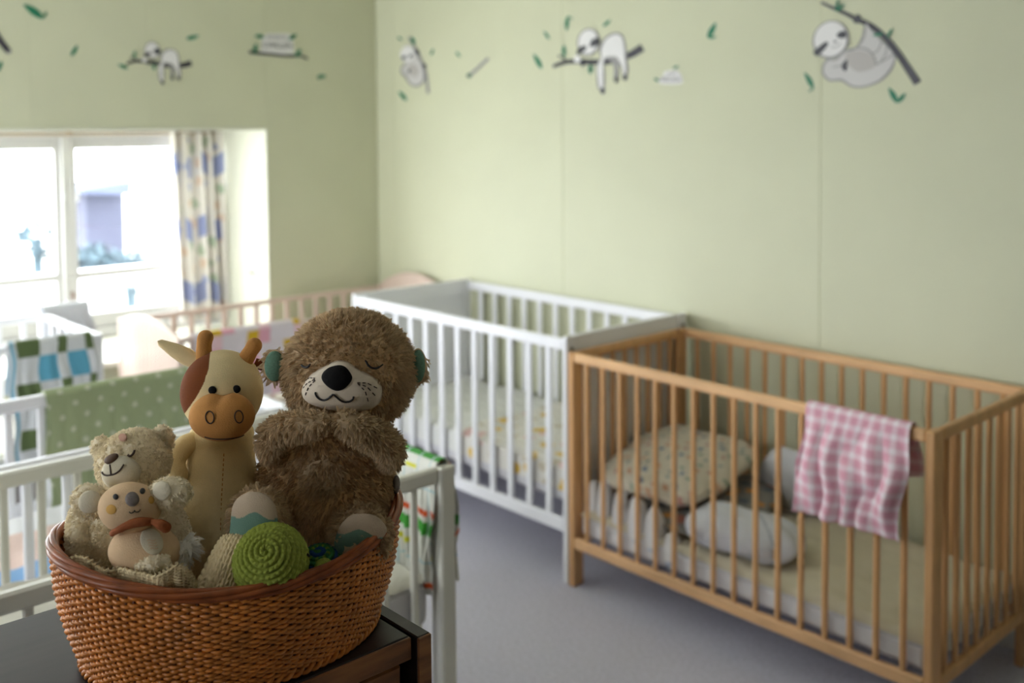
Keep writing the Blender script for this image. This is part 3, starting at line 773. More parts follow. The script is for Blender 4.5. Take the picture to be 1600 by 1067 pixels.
def tufts(mb, P, N, length, crad, per, width, comb, messy=0.5):
    """clumped strands: every root gets `per` strands whose tips run together"""
    n = len(P)
    T = np.cross(N, RNG.normal(size=(n, 3))); T /= np.linalg.norm(T, axis=1, keepdims=True); B = np.cross(N, T)
    flow = np.stack([np.sin(P @ np.array([61., 23, 47]) + 1), np.sin(P @ np.array([-37., 71, 29]) + 2), np.sin(P @ np.array([43., -31, 67]))], 1)
    D = N + comb + 0.30 * flow + messy * RNG.normal(size=(n, 3)) * 0.5
    D /= np.linalg.norm(D, axis=1, keepdims=True)
    k = (D * N).sum(1, keepdims=True); D = np.where(k < 0.25, D + N * (0.25 - k), D); D /= np.linalg.norm(D, axis=1, keepdims=True)
    L_ = length * RNG.uniform(0.65, 1.25, (n, 1))
    tipc = P + D * L_ + np.array([0, 0, -0.12]) * L_
    an = RNG.uniform(0, 2 * PI, (n, per, 1)); rr = crad * np.sqrt(RNG.uniform(0, 1, (n, per, 1)))
    root = P[:, None] + T[:, None] * np.cos(an) * rr + B[:, None] * np.sin(an) * rr - N[:, None] * 0.0006
    tip = tipc[:, None] + (root - P[:, None]) * 0.35 + RNG.normal(size=(n, per, 3)) * crad * 0.22
    mid = root * 0.45 + tip * 0.55 + N[:, None] * L_[:, None] * 0.16
    root, mid, tip = (q.reshape(-1, 3) for q in (root, mid, tip))
    s_ = np.cross(tip - root, RNG.normal(size=root.shape)); s_ /= np.linalg.norm(s_, axis=1, keepdims=True) + 1e-9
    w = width / 2
    V = np.stack([root - s_ * w, root + s_ * w, mid + s_ * w * 0.85, mid - s_ * w * 0.85, tip], 1)
    m_ = len(root); i = np.arange(m_) * 5
    base = mb.n
    sh = (RNG.uniform(0.84, 1.0, (n, 1)) * RNG.uniform(0.74, 1.0, (n, per))).reshape(-1, 1)
    mb.c.append(np.repeat(sh, 5, 0) * np.ones((1, 3)))
    mb.v.append(V.reshape(-1, 3)); mb.n += 5 * m_
    i = i + base
    q = np.stack([i, i + 1, i + 2, i + 3], 1).tolist(); tr = np.stack([i + 3, i + 2, i + 4], 1).tolist()
    mb.f += q; mb.f += tr
def furry(name, ell, material, parent, length, crad, dens, per=9, width=0.0011, comb=(0, 0, -0.35), avoid=(), mask=None, messy=0.5, label=None, facing=-0.35, deform=None):
    """one soft part: the ellipsoid's skin with its pile"""
    mb = MB()
    d = sphere_dirs(56, 36)
    Psk = ell.pts(d)
    if deform: Psk = deform(Psk)
    mb.grid(Psk, closed_u=True, col=np.full(Psk.shape, 0.9))
    R = ell.R; area = 4 * PI * ((((R[0]*R[1])**1.6 + (R[0]*R[2])**1.6 + (R[1]*R[2])**1.6) / 3) ** (1 / 1.6))
    n = int(area * dens)
    dd = RNG.normal(size=(n * 3, 3)); dd /= np.linalg.norm(dd, axis=1, keepdims=True)
    jac = np.linalg.norm(dd / R, axis=1); dd = dd[RNG.uniform(size=len(dd)) < jac / jac.max()]
    dd = dd[:n]
    P, N_ = ell.pts(dd), ell.nrm(dd)
    view = (CAM - P); view /= np.linalg.norm(view, axis=1, keepdims=True)
    face = (N_ * view).sum(1)
    k = face > facing
    for a in avoid: k &= ~a.inside(P, 0.92)
    if mask is not None:
        x, y = pj_arr(P); k &= ~(inpoly(x, y, mask) & (face > 0))
    P, N_ = P[k], N_[k]
    if deform: P = deform(P)
    tufts(mb, P, N_, length, crad, per, width, np.asarray(comb, float), messy)
    if material != 'fur_otter': mb.c = [c ** 0.2 for c in mb.c]
    o = mb.build(name, material, parent, label=label)
    return o
def pj_arr(P):
    d = P - CAM; X, Y, Z = d @ RT, d @ UP, d @ FW
    return 800 + F_PX * (CR * X - SR * Y) / Z, CY_PX - F_PX * (SR * X + CR * Y) / Z
def smooth_ell(name, ell, material, parent, colfn=None, n=(72, 48), deform=None, label=None):
    d = sphere_dirs(*n); P = ell.pts(d)
    if deform: P = deform(P)
    return MB().grid(P, closed_u=True, col=None if colfn is None else colfn(P)).build(name, material, parent, label=label)
def smooth_poly(pts, n=4):
    q = np.asarray(pts, float); out = []
    for i in range(len(q)):
        p0, p1, p2, p3 = q[i - 1], q[i], q[(i + 1) % len(q)], q[(i + 2) % len(q)]
        for k in range(n):
            f = k / n
            out.append(0.5 * (2 * p1 + (p2 - p0) * f + (2 * p0 - 5 * p1 + 4 * p2 - p3) * f * f + (3 * p1 - p0 - 3 * p2 + p3) * f ** 3))
    return np.array(out)
def patch_on(name, ell, poly, material, parent, off=0.001, bulge=0.0, rings=10, label=None, colfn=None):
    """sewn patch following a rounded surface; poly in photograph pixels, star shaped"""
    q = smooth_poly(poly) if len(poly) < 18 else np.asarray(poly, float)
    m_ = 96; cl = np.concatenate([q, q[:1]]); L_ = np.concatenate([[0], np.cumsum(np.hypot(*np.diff(cl, axis=0).T))])
    sI = np.linspace(0, L_[-1], m_, endpoint=False)
    bx, by = np.interp(sI, L_, cl[:, 0]), np.interp(sI, L_, cl[:, 1])
    bx = (np.roll(bx, 1) + 2 * bx + np.roll(bx, -1)) / 4; by = (np.roll(by, 1) + 2 * by + np.roll(by, -1)) / 4
    cx, cy = q.mean(0)
    G_ = []
    for i in range(rings + 1):
        f = max(i / rings, 0.002)
        G_.append([ell.hit(cx + (x - cx) * f, cy + (y - cy) * f, off + bulge * max(0, 1 - f ** 2.6) ** 0.6) for x, y in zip(bx, by)])
    G_.append([ell.hit(x, y, -0.003) for x, y in zip(bx, by)])
    G_ = np.array(G_)
    return MB().grid(G_, closed_v=True, col=None if colfn is None else colfn(G_)).build(name, material, parent, label=label)
def stitch(name, ell, pts, r, material, parent, off=0.0012, n=24, label=None, closed=False, bulge=0.0):
    q = np.asarray(pts, float)
    tq = np.linspace(0, 1, len(q)); ti = np.linspace(0, 1, n)
    if len(q) > 2:
        x = np.polyval(np.polyfit(tq, q[:, 0], min(len(q) - 1, 5)), ti); y = np.polyval(np.polyfit(tq, q[:, 1], min(len(q) - 1, 5)), ti)
    else: x, y = np.interp(ti, tq, q[:, 0]), np.interp(ti, tq, q[:, 1])
    P = np.array([ell.hit(a, b, off) for a, b in zip(x, y)])
    return MB().tube(P, r, 6, up=tuple(NEAR)).build(name, material, parent, label=label)
def ring_px(cx, cy, rx, ry, n=20, rot=0.0):
    t_ = np.linspace(0, 2 * PI, n, endpoint=False)
    return [(cx + rx * math.cos(a) * math.cos(rot) - ry * math.sin(a) * math.sin(rot), cy + rx * math.cos(a) * math.sin(rot) + ry * math.sin(a) * math.cos(rot)) for a in t_]
def capsule(name, pts, radii, material, parent, fur=None, label=None, k=16, comb=(0, 0, -0.3)):
    """soft limb through (px,py,depth) points with radii in pixels"""
    P = np.array([at(*q) for q in pts]); r = np.array([ri * q[2] / F_PX for ri, q in zip(radii, pts)])
    n = 28; tq = np.linspace(0, 1, len(P)); ti = np.linspace(0, 1, n); dg = min(len(P) - 1, 4)
    Q = np.stack([np.polyval(np.polyfit(tq, P[:, i], dg), ti) for i in range(3)], 1)
    rr = np.interp(ti, tq, r)
    # rounded ends
    capn = 7
    t0 = Q[0] - Q[1]; t0 /= np.linalg.norm(t0); t1 = Q[-1] - Q[-2]; t1 /= np.linalg.norm(t1)
    a = np.linspace(PI / 2 * 0.97, 0, capn)
    Qa = np.array([Q[0] + t0 * rr[0] * math.sin(x) for x in a[:-1]]); ra = np.array([rr[0] * math.cos(x) for x in a[:-1]])
    Qb = np.array([Q[-1] + t1 * rr[-1] * math.sin(x) for x in a[:-1]])[::-1]; rb = np.array([rr[-1] * math.cos(x) for x in a[:-1]])[::-1]
    Q = np.concatenate([Qa, Q, Qb]); rr = np.concatenate([ra, rr, rb])
    mb = MB(); mb.tube(Q, rr, k, up=tuple(NEAR))
    if fur: mb.c.append(np.full((mb.n, 3), 0.8))
    if fur:
        length, crad, dens, per, width = fur
        L_ = np.concatenate([[0], np.cumsum(np.linalg.norm(np.diff(Q, axis=0), axis=1))])
        area = float((2 * PI * (rr[1:] + rr[:-1]) / 2 * np.diff(L_)).sum()) + 2 * PI * rr.max() ** 2
        n_ = int(area * dens)
        s_ = RNG.uniform(0, L_[-1], n_ * 2); keep = RNG.uniform(size=n_ * 2) < np.interp(s_, L_, rr) / rr.max(); s_ = s_[keep][:n_]
        C_ = np.stack([np.interp(s_, L_, Q[:, i]) for i in range(3)], 1); R_ = np.interp(s_, L_, rr)
        tg = np.gradient(Q, axis=0); tg = np.stack([np.interp(s_, L_, tg[:, i]) for i in range(3)], 1); tg /= np.linalg.norm(tg, axis=1, keepdims=True)
        N_ = np.cross(tg, RNG.normal(size=tg.shape)); N_ /= np.linalg.norm(N_, axis=1, keepdims=True)
        tufts(mb, C_ + N_ * R_[:, None], N_, length, crad, per, width, np.asarray(comb, float))
        if material != 'fur_otter': mb.c = [c ** 0.2 for c in mb.c]
    return mb.build(name, material, parent, label=label)
def loft(name, rings, material, parent, colfn=None, label=None, n=56, k=48):
    """soft body from rings (px, py, half width px, half depth m, depth)"""
    R_ = np.array(rings, float); tq = np.arange(len(R_)); ti = np.linspace(0, len(R_) - 1, n)
    def cat(v):
        out = []
        for x in ti:
            i = min(int(x), len(v) - 2); f = x - i
            p0, p1, p2, p3 = v[max(i - 1, 0)], v[i], v[i + 1], v[min(i + 2, len(v) - 1)]
            out.append(0.5 * (2 * p1 + (p2 - p0) * f + (2 * p0 - 5 * p1 + 4 * p2 - p3) * f * f + (3 * p1 - p0 - 3 * p2 + p3) * f ** 3))
        return np.array(out)
    I = np.stack([cat(R_[:, j]) for j in range(5)], 1)
    th = np.linspace(0, 2 * PI, k, endpoint=False)
    P = []
    for (px, py, hw, hd, d) in I:
        c = at(px, py, d); P.append(c + np.cos(th)[:, None] * RT * max(hw, 0.3) * d / F_PX + np.sin(th)[:, None] * NEAR * max(hd, 0.0003))
    P = np.array(P)
    return MB().grid(P, closed_v=True, col=None if colfn is None else colfn(P)).build(name, material, parent, label=label)

# filling at the bottom of the basket
MB().grid(blob((BC[0], BC[1], 0.966), [(0.03, 0.135, 0.0), (0.105, -0.024, 0.0), (0, 0, 0.028)], lambda d: 1 + 0.06 * np.sin(7 * d[..., 0] + 5 * d[..., 1]))[0], closed_u=True).build(
    'fleece_blanket', 'fleece_beige', label='beige fleece blanket lining the bottom of the basket', cat='blanket')

# ------------------------------------------------------------------ otter
OF = dict(length=0.0088, crad=0.0023, dens=92000, per=8, width=0.0008)
ot = empty('plush_otter', at(510, 900, 1.235), 'brown furry plush otter with teal ears, sleepy eyes and folded arms', 'soft toy', 'soft toys in the basket')
oh = Ell(546, 580, 1.225, 98, 91, 0.068)
ob = Ell(508, 775, 1.245, 104, 138, 0.058)
muz = [(473, 612), (478, 596), (490, 583), (508, 572), (522, 565), (533, 563), (545, 566), (560, 577), (578, 585), (592, 596), (597, 612), (592, 628), (578, 637), (555, 640), (520, 638), (495, 632), (479, 624)]
furry('head', oh, 'fur_otter', ot, mask=muz, avoid=(ob,), comb=(0, 0, -0.25), **OF)
furry('body', ob, 'fur_otter', ot, avoid=(oh,), comb=(0, 0, -0.5), **OF)
mz = patch_on('muzzle', oh, muz, 'plush_muzzle', ot, off=0.002, bulge=0.014, label='smooth cream muzzle')
class Bulged:
    """rays meet the head's surface lifted by the muzzle's stuffing"""
    def __init__(s, e, poly, b): s.e, s.b, s.q = e, b, np.asarray(poly, float); s.c = s.q.mean(0)
    def hit(s, px, py, off=0.0):
        v = np.array([px, py]) - s.c; an = math.atan2(v[1], v[0]); qa = np.arctan2(s.q[:, 1] - s.c[1], s.q[:, 0] - s.c[0]); qr = np.hypot(*(s.q - s.c).T)
        i = np.argsort(qa); rb = np.interp(an, qa[i], qr[i], period=2 * PI); f = min(np.hypot(*v) / rb, 1)
        return s.e.hit(px, py, off + s.b * max(0, 1 - f ** 2.6) ** 0.6)
bz = Bulged(oh, muz, 0.0165)
patch_on('nose', bz, [(509, 588), (514, 577), (528, 571.5), (540, 573), (549, 584), (549.5, 591), (541, 601), (530, 604.5), (518, 599)], 'nose_black', ot, off=0.0, bulge=0.005)
stitch('mouth', bz, [(502.5, 606.5), (505, 613), (512, 616.5), (519, 614), (526, 608.5)], 0.0011, 'thread_black', ot)
stitch('mouth', bz, [(526, 608.5), (533, 614.5), (541, 618.5), (549, 616.5), (551.5, 611.5)], 0.0011, 'thread_black', ot)
for pts in ([(500, 589), (490, 589), (480, 594)], [(500, 590), (488, 596), (479, 605)], [(501, 591), (491, 601), (485, 614)],
            [(556, 594), (570, 595), (587, 604)], [(556, 594.5), (570, 600), (583, 614)], [(557, 595), (567, 605), (572, 621)]):
    q = np.array(pts, float)
    for k in range(4):
        f0, f1 = k / 4 + 0.03, k / 4 + 0.17
        seg = [(np.interp(f, [0, .5, 1], q[:, 0]), np.interp(f, [0, .5, 1], q[:, 1])) for f in (f0, f1)]
        stitch('whisker_stitch', bz, seg, 0.0006, 'thread_brown', ot, n=4, off=0.0008)
for pts in ([(479.5, 571), (483, 574), (487, 574.5), (490, 572)], [(570, 566.5), (574, 573), (581, 576), (588, 573.5)]):
    stitch('closed_eye', oh, pts, 0.0013, 'thread_black', ot, off=0.0095)
for pts in ([(570, 567), (568, 565)], [(588, 574), (593, 570.5)], [(489, 573), (492, 570)]):
    stitch('eyelash', oh, pts, 0.0009, 'thread_black', ot, off=0.0095, n=4)
for px, py, rx_, rz_, dd_, yw_ in ((428, 572, 16, 24, 1.215, 0.2), (655, 572, 11, 26, 1.235, -0.6)):
    er = Ell(px, py, dd_, rx_ + 2, rz_ + 2, 0.009, yaw=yw_, tilt=-0.1 if px > 500 else 0.0)
    eo = furry('ear', er, 'fur_otter', ot, avoid=(oh,), length=0.007, crad=0.002, dens=60000, per=7, width=0.0009, mask=ring_px(px - (1 if px > 500 else -1), py, rx_, rz_))
    patch_on('ear_lining', er, ring_px(px - (1.5 if px > 500 else -1), py, rx_ - 1, rz_ - 1), 'teal', eo, off=0.0012, bulge=0.002, label='teal checked ear lining')
arm_f = (0.0080, 0.0023, 92000, 8, 0.0008)
capsule('arm', [(428, 706, 1.21), (424, 684, 1.175), (444, 669, 1.15), (476, 663, 1.135), (503, 658, 1.13)], [16, 18, 20, 18, 14], 'fur_otter', ot, arm_f, comb=(0.2, 0.1, -0.3))
capsule('arm', [(610, 716, 1.215), (606, 696, 1.18), (586, 681, 1.155), (558, 668, 1.135), (535, 656, 1.13)], [16, 19, 21, 19, 14], 'fur_otter', ot, arm_f, comb=(-0.2, -0.1, -0.3))
bp_ = Ell(505, 748, 1.187, 33, 30, 0.006)
furry('belly_patch', bp_, 'fur_otter', ot, length=0.007, crad=0.0022, dens=95000, per=8, width=0.0008)
for px, py, rx_, rz_, tl, d_ in ((402, 812, 44, 50, 0.02, 1.125), (564, 836, 48, 46, 0.35, 1.168)):
    fe = Ell(px, py, d_, rx_ - 4, rz_ - 4, 0.020, tilt=tl)
    capsule('leg', [(px + (28 if px < 480 else -18), py + 14, 1.2), (px + (10 if px < 480 else -6), py + 10, 1.165), (px, py + 6, d_ + 0.014)], [36, 34, 32], 'fur_otter', ot, arm_f)
    cpx, cpy = (398, 812) if px < 480 else (565, 842)
    padp = [(364, 848), (363, 812), (368, 786), (384, 772), (403, 770), (421, 778), (431, 797), (433, 822), (432, 848), (400, 853)] if px < 480 else \
           [(523, 862), (526, 840), (533, 821), (548, 806), (566, 803), (586, 806), (600, 819), (602, 832), (588, 849), (565, 864), (545, 872)]
    big = Ell(px, py, d_ - 0.002, rx_ + 10, rz_ + 12, 0.022, tilt=tl)
    fo = furry('foot', Ell(px, py, d_, rx_ - 2, rz_ - 1, 0.020, tilt=tl), 'fur_otter', ot, length=0.0075, crad=0.0022, dens=95000, per=8, width=0.0008, mask=padp)
    base_y = 812 if px < 480 else 838
    def padcol(Gd, by=base_y, left=px < 480):
        x, y = pj_arr(Gd.reshape(-1, 3)); x, y = x.reshape(Gd.shape[:-1]), y.reshape(Gd.shape[:-1])
        edge = (804 + 5 * np.sin((x - 360) / 8.0) + (x - 365) * 0.05) if left else (832 + 5 * np.sin((x - 520) / 9.0) + (x - 560) * 0.10)
        c = np.empty(Gd.shape); c[:] = lin((204, 184, 160)); c[y > edge] = lin((118, 152, 138)); return c
    patch_on('foot_pad', Ell(px, py, d_ - 0.001, rx_ + 3, rz_ + 5, 0.0215, tilt=tl), padp, 'plush_attr', fo, off=0.0022, bulge=0.003, rings=40, colfn=padcol, label='beige and teal foot pad')
smooth_ell('side_button', Ell(619, 757, 1.245, 6, 14, 0.012), 'nose_grey', ot, n=(24, 14))

# ------------------------------------------------------------------ cow
cw = empty('plush_cow', at(340, 880, 1.25), 'smooth cream plush cow with tan muzzle, horns and brown eye patch', 'soft toy', 'soft toys in the basket')
loft('body', [(346, 664, 3, 0.003, 1.25), (346, 668, 44, 0.034, 1.25), (346, 690, 50, 0.038, 1.25), (344, 716, 53, 0.042, 1.245), (341, 750, 60, 0.048, 1.24), (338, 800, 68, 0.054, 1.235), (336, 845, 68, 0.054, 1.235), (336, 885, 56, 0.044, 1.235), (336, 905, 8, 0.005, 1.235)], 'plush_cow', cw)
ch = Ell(347, 612, 1.235, 63, 65, 0.048)
def cowcol(P):
    x, y = pj_arr(P.reshape(-1, 3)); f = ((P.reshape(-1, 3) - ch.c) @ NEAR) > -0.02
    c = np.empty((len(x), 3)); c[:] = lin((236, 214, 164))
    edge = np.interp(y, [545, 575, 600, 620, 640, 660], [329, 326, 318, 307, 293, 278])
    c[(x < edge) & f] = lin((120, 64, 28)); return c.reshape(P.shape)
smooth_ell('head', ch, 'plush_attr', cw, cowcol, (320, 200))
cm = Ell(347, 650, 1.185, 51, 38, 0.030, pitch=0.12)
def mzd(P):
    r = (P - cm.c); u = r @ ZUP / cm.R[2]; s_ = 1 + 0.06 * (-u) ; x = r @ RT
    dent = np.clip(u, 0, 1) * 0.005 * np.exp(-(x / 0.009) ** 2)
    return P - dent[..., None] * ZUP
smooth_ell('muzzle', cm, 'plush_tan', cw, deform=mzd)
for px in (328, 373):
    pts = ring_px(px, 652 - (px - 328) * 0.02, 6.5, 9.5, 25, -0.1)
    P = np.array([cm.hit(x, y, 0.0006) for x, y in pts])
    MB().tube(P, 0.0007, 6, closed=True, up=tuple(NEAR)).build('nostril', 'thread_brown', cw)
stitch('mouth', Ell(347, 650, 1.185, 51, 38.5, 0.030, pitch=0.12), [(320, 682), (333, 685), (348, 685.5), (365, 684), (381, 679)], 0.0007, 'thread_brown', cw, off=0.0006)
for px, py in ((332, 609.5), (369.5, 608)):
    smooth_ell('eye', Ell(px, py, np.dot(ch.hit(px, py) - CAM, FW), 6.6, 6.4, 0.0028), 'nose_black', cw, n=(20, 12))
for pts in ([(320, 572, 1.235), (319, 556, 1.236), (319, 540, 1.237), (321, 528, 1.238)], [(379, 572, 1.235), (386, 558, 1.236), (392, 548, 1.237), (397, 540, 1.238)]):
    capsule('horn', pts, [13, 12.5, 11.5, 12.5], 'plush_tan', cw)
def ear(name, base, tip, w, material, depth, fold=0.3):
    a, b = np.array(base, float), np.array(tip, float); n = 16
    ax = b - a; nx = np.array([-ax[1], ax[0]]) / np.hypot(*ax)
    rows = []
    for i in range(n):
        f = i / (n - 1); hw = w * np.interp(f, [0, 0.3, 0.6, 0.85, 1], [0.72, 0.9, 0.72, 0.42, 0.3]) * math.sqrt(max(0.0, 1 - (max(f - 0.9, 0) / 0.1) ** 2)) + 0.6
        row = []
        for j in range(12):
            an = 2 * PI * j / 12
            q = a + ax * f + nx * math.cos(an) * hw
            row.append(at(q[0], q[1], depth + 0.004 * math.sin(an) * (1.2 - f) + fold * 0.01 * math.cos(an) ** 2))
        rows.append(row)
    return MB().grid(np.array(rows), closed_v=True).build(name, material, cw)
ear('ear', (310, 567), (246, 533), 15, 'plush_cow', 1.245)
ear('ear', (398, 566), (432, 580), 9, 'plush_brown', 1.258)
capsule('arm', [(312, 690, 1.235), (291, 696, 1.225), (276, 715, 1.215), (280, 742, 1.205)], [15, 17, 16, 14], 'plush_cow', cw)
cb_ = Ell(340, 800, 1.235, 68, 140, 0.054)
for k in range(16):
    y0 = 694 + k * 7
    P = []
    for y in (y0, y0 + 4):
        hw = np.interp(y, [690, 716, 750, 800, 845], [0.038, 0.042, 0.048, 0.054, 0.054]); d0 = np.interp(y, [690, 716, 750, 800], [1.25, 1.245, 1.24, 1.235]); cx_ = np.interp(y, [690, 716, 750, 800], [346, 344, 341, 338])
        off_x = (363 - cx_) * d0 / F_PX; hwx = np.interp(y, [690, 716, 750, 800, 845], [50, 53, 60, 68, 68]) * d0 / F_PX
        c_ = at(cx_, y, d0); P.append(c_ + RT * off_x + NEAR * (hw * math.sqrt(1 - (off_x / hwx) ** 2) + 0.0003))
    MB().tube(P, 0.0006, 5).build('seam_stitch', 'plush_tan', cw)

# ------------------------------------------------------------------ cream bear
BF = dict(length=0.0032, crad=0.0026, dens=130000, per=5, width=0.0010)
be = empty('plush_bear', at(190, 890, 1.16), 'cream fluffy plush bear with brown nose and closed smiling eyes', 'soft toy', 'soft toys in the basket')
bh_ = Ell(209, 722, 1.16, 56, 50, 0.036, tilt=-0.25)
bb_ = Ell(190, 838, 1.165, 82, 78, 0.048, tilt=0.2)
bm_ = Ell(189, 739, 1.125, 30, 27, 0.014)
furry('head', bh_, 'fur_bear', be, avoid=(bb_,), **BF)
furry('body', bb_, 'fur_bear', be, avoid=(bh_,), **BF)
smooth_ell('muzzle', bm_, 'plush_cream', be)
patch_on('nose', bm_, [(164, 722), (167, 714), (176, 709.5), (184, 711), (184.5, 715), (177, 722), (169, 725.5)], 'nose_brown', be, off=0.0012, bulge=0.003)
stitch('mouth', bm_, [(159.5, 737.5), (164, 742), (171, 742.5), (180, 740), (188, 734), (193.5, 725.5)], 0.0009, 'thread_brown', be, off=0.0006)
stitch('mouth', bm_, [(172, 726), (173, 734), (173.5, 741)], 0.0008, 'thread_brown', be, off=0.0006, n=6)
stitch('closed_eye', bh_, [(201, 711.5), (205, 713), (208.5, 710), (210.5, 705)], 0.0013, 'thread_brown', be, off=0.004)
patch_on('cheek_patch', bh_, ring_px(193, 686, 6, 5), 'pink_spot', be, off=0.0035, label='small pink patch on the forehead')
for px, py, r_, d_ in ((159, 700, 15, 1.165), (253, 687, 18, 1.17)):
    furry('ear', Ell(px, py, d_, r_, r_ + 4, 0.009), 'fur_bear', be, avoid=(bh_,), **BF)
bf_ = (0.0032, 0.0026, 130000, 5, 0.0010)
capsule('arm', [(255, 790, 1.14), (268, 812, 1.13), (280, 838, 1.125), (288, 858, 1.12)], [20, 20, 18, 15], 'fur_bear', be, bf_)
capsule('arm', [(132, 800, 1.14), (126, 830, 1.13), (133, 862, 1.125)], [20, 20, 18], 'fur_bear', be, bf_)
furry('paw_tuft', Ell(292, 858, 1.095, 11, 15, 0.010), 'fur_white', be, length=0.012, crad=0.004, dens=60000, per=10, width=0.0008, comb=(0.3, 0.2, -0.2), label='long white fluffy paw')

# ------------------------------------------------------------------ koala
ko = empty('plush_koala', at(226, 895, 1.09), 'small peach plush koala with grey nose and rust scarf at the front', 'soft toy', 'soft toys in the basket')
kh = Ell(203, 793, 1.085, 48, 38, 0.028, tilt=0.15)
kb = Ell(226, 861, 1.085, 55, 40, 0.030, tilt=0.12)
smooth_ell('head', kh, 'plush_koala', ko)
smooth_ell('body', kb, 'plush_koala', ko)
KF = dict(length=0.0028, crad=0.0024, dens=130000, per=5, width=0.0009)
kl = Ell(140, 784, 1.095, 29, 27, 0.013, tilt=0.3); kr = Ell(265, 771, 1.09, 34, 25, 0.014, tilt=-0.1)
el = furry('ear', kl, 'fur_bear', ko, avoid=(kh,), mask=ring_px(141, 784, 17, 17, rot=0.4), **KF)
patch_on('ear_lining', kl, ring_px(141, 784, 18, 17, rot=-0.6), 'plush_cream', el, off=0.0015, bulge=0.002)
er_ = furry('ear', kr, 'fur_bear', ko, avoid=(kh,), mask=ring_px(254, 766, 14, 14), **KF)
patch_on('ear_lining', kr, ring_px(254, 767, 14, 14), 'plush_cream', er_, off=0.0015, bulge=0.002)
patch_on('nose', kh, ring_px(206.5, 780.5, 11, 11), 'nose_grey', ko, off=0.001, bulge=0.004)
for px, py in ((181, 776.5), (222.5, 767.5)):
    patch_on('eye', kh, ring_px(px, py, 4.2, 4.4), 'thread_black', ko, off=0.0008, bulge=0.0012, rings=4)
patch_on('cheek', kh, ring_px(174, 796, 8, 7.5), 'cheek_yellow', ko, off=0.0005, bulge=0.0004, label='mustard cheek patch')
patch_on('cheek', kh, ring_px(236.5, 781, 4.5, 6), 'cheek_yellow', ko, off=0.0005, bulge=0.0004, label='mustard cheek patch')
stitch('mouth', kh, [(202, 799.5), (205, 801.5), (208.5, 800), (210, 797)], 0.0006, 'thread_black', ko, off=0.0006, n=10)
stitch('mouth', kh, [(210, 797), (213, 800), (217, 799), (219, 795.5)], 0.0006, 'thread_black', ko, off=0.0006, n=10)
sc = []
capsule('scarf', [(176, 833, 1.074), (189, 824, 1.064), (204, 818, 1.061), (220, 815.5, 1.061), (236, 815, 1.066)], [5, 7.5, 8, 7.5, 6], 'scarf_rust', ko)
capsule('scarf_end', [(238, 815, 1.064), (250, 819, 1.061), (259, 824, 1.064)], [4, 8, 8.5], 'scarf_rust', ko)
ov = patch_on('tummy_patch', kb, ring_px(237, 846, 17, 22, rot=-0.45), 'plush_cream', ko, off=0.0003, bulge=0.0002, label='pale oval tummy patch')
for k in range(4):
    y = 846 + k * 4.0
    stitch('embroidery', kb, [(230 + k * 1.5, y), (234 + k * 1.5, y - 1.3), (238 + k * 1.5, y), (243 + k * 1.2, y - 1.5)], 0.0004, 'plush_koala', ov, off=0.0016, n=10)
capsule('foot', [(219, 886, 1.058), (238, 882, 1.052), (257, 877, 1.056)], [9, 11, 9], 'fur_bear', ko, (0.0028, 0.0024, 130000, 5, 0.0009))
#capsule('arm', [(262, 838, 1.075), (272, 850, 1.068), (280, 862, 1.066)], [10, 11, 10], 'fur_bear', ko, (0.0035, 0.0018, 90000, 6, 0.0007))

# ------------------------------------------------------------------ crochet turtle
tu = empty('crochet_turtle', at(425, 915, 1.09), 'crocheted turtle with lime green head and blue-green shell', 'soft toy', 'soft toys in the basket')
def crochet(name, c, R, axis, rows, stitches, material, parent, col=None, amp=0.085, squash=1.0, nu=260, nv=220):
    """ball worked in rounds of stitches about an axis"""
    ax = np.asarray(axis, float); ax /= np.linalg.norm(ax)
    e1 = np.cross(ax, ZUP); e1 /= np.linalg.norm(e1); e2 = np.cross(ax, e1)
    th = np.linspace(0, 2 * PI, nu, endpoint=False); ph = np.linspace(0.02, PI - 0.02, nv)
    T, Q = np.meshgrid(th, ph, indexing='ij')
    rowc = Q / PI * rows + T / (2 * PI)
    row = np.floor(rowc); fr = rowc - row
    ns = np.maximum(5, np.round(stitches * np.sin(np.clip((row + 0.5) / rows * PI, 0.05, PI - 0.05))))
    a = np.abs(np.sin(T * ns / 2 + row * PI / 2 + (fr - 0.5) * 0.9))
    bump = (1 - np.abs(2 * fr - 1) ** 2.5) * (0.74 + 0.26 * a)
    rr = R * (1 - amp + amp * 1.2 * bump)
    d = (np.cos(T) * np.sin(Q))[..., None] * e1 + (np.sin(T) * np.sin(Q))[..., None] * e2 + (np.cos(Q) * squash)[..., None] * ax
    P = np.asarray(c) + d * rr[..., None]
    return MB().grid(P, closed_u=True, col=None if col is None else col(T, Q, row)).build(name, material, parent)
tc_ = at(423, 878, 1.085)
vdir = CAM - tc_; vdir /= np.linalg.norm(vdir)
crochet('head', tc_, 0.0405, vdir * 0.9 + ZUP * 0.32 - RT * 0.16, 19, 40, 'yarn_green', tu, amp=0.1)
def shellcol(T, Q, row):
    c = np.empty(T.shape + (3,)); k = np.mod(row, 3)
    c[:] = lin((52, 110, 60)); c[k == 1] = lin((36, 74, 110)); c[(k == 2) & (np.sin(T * 9) > 0.2)] = lin((110, 140, 50)); return c
crochet('shell', at(500, 882, 1.145), 0.026, ZUP + 0.3 * NEAR, 14, 30, 'yarn_shell', tu, shellcol, squash=0.8, nu=160, nv=100)
crochet('flipper', at(506, 887, 1.115), 0.0105, ZUP * 0.5 + NEAR, 7, 16, 'yarn_green', tu, squash=0.7, nu=80, nv=50)
crochet('flipper', at(395, 915, 1.10), 0.014, ZUP * 0.5 + NEAR, 7, 16, 'yarn_green', tu, squash=0.7, nu=80, nv=50)
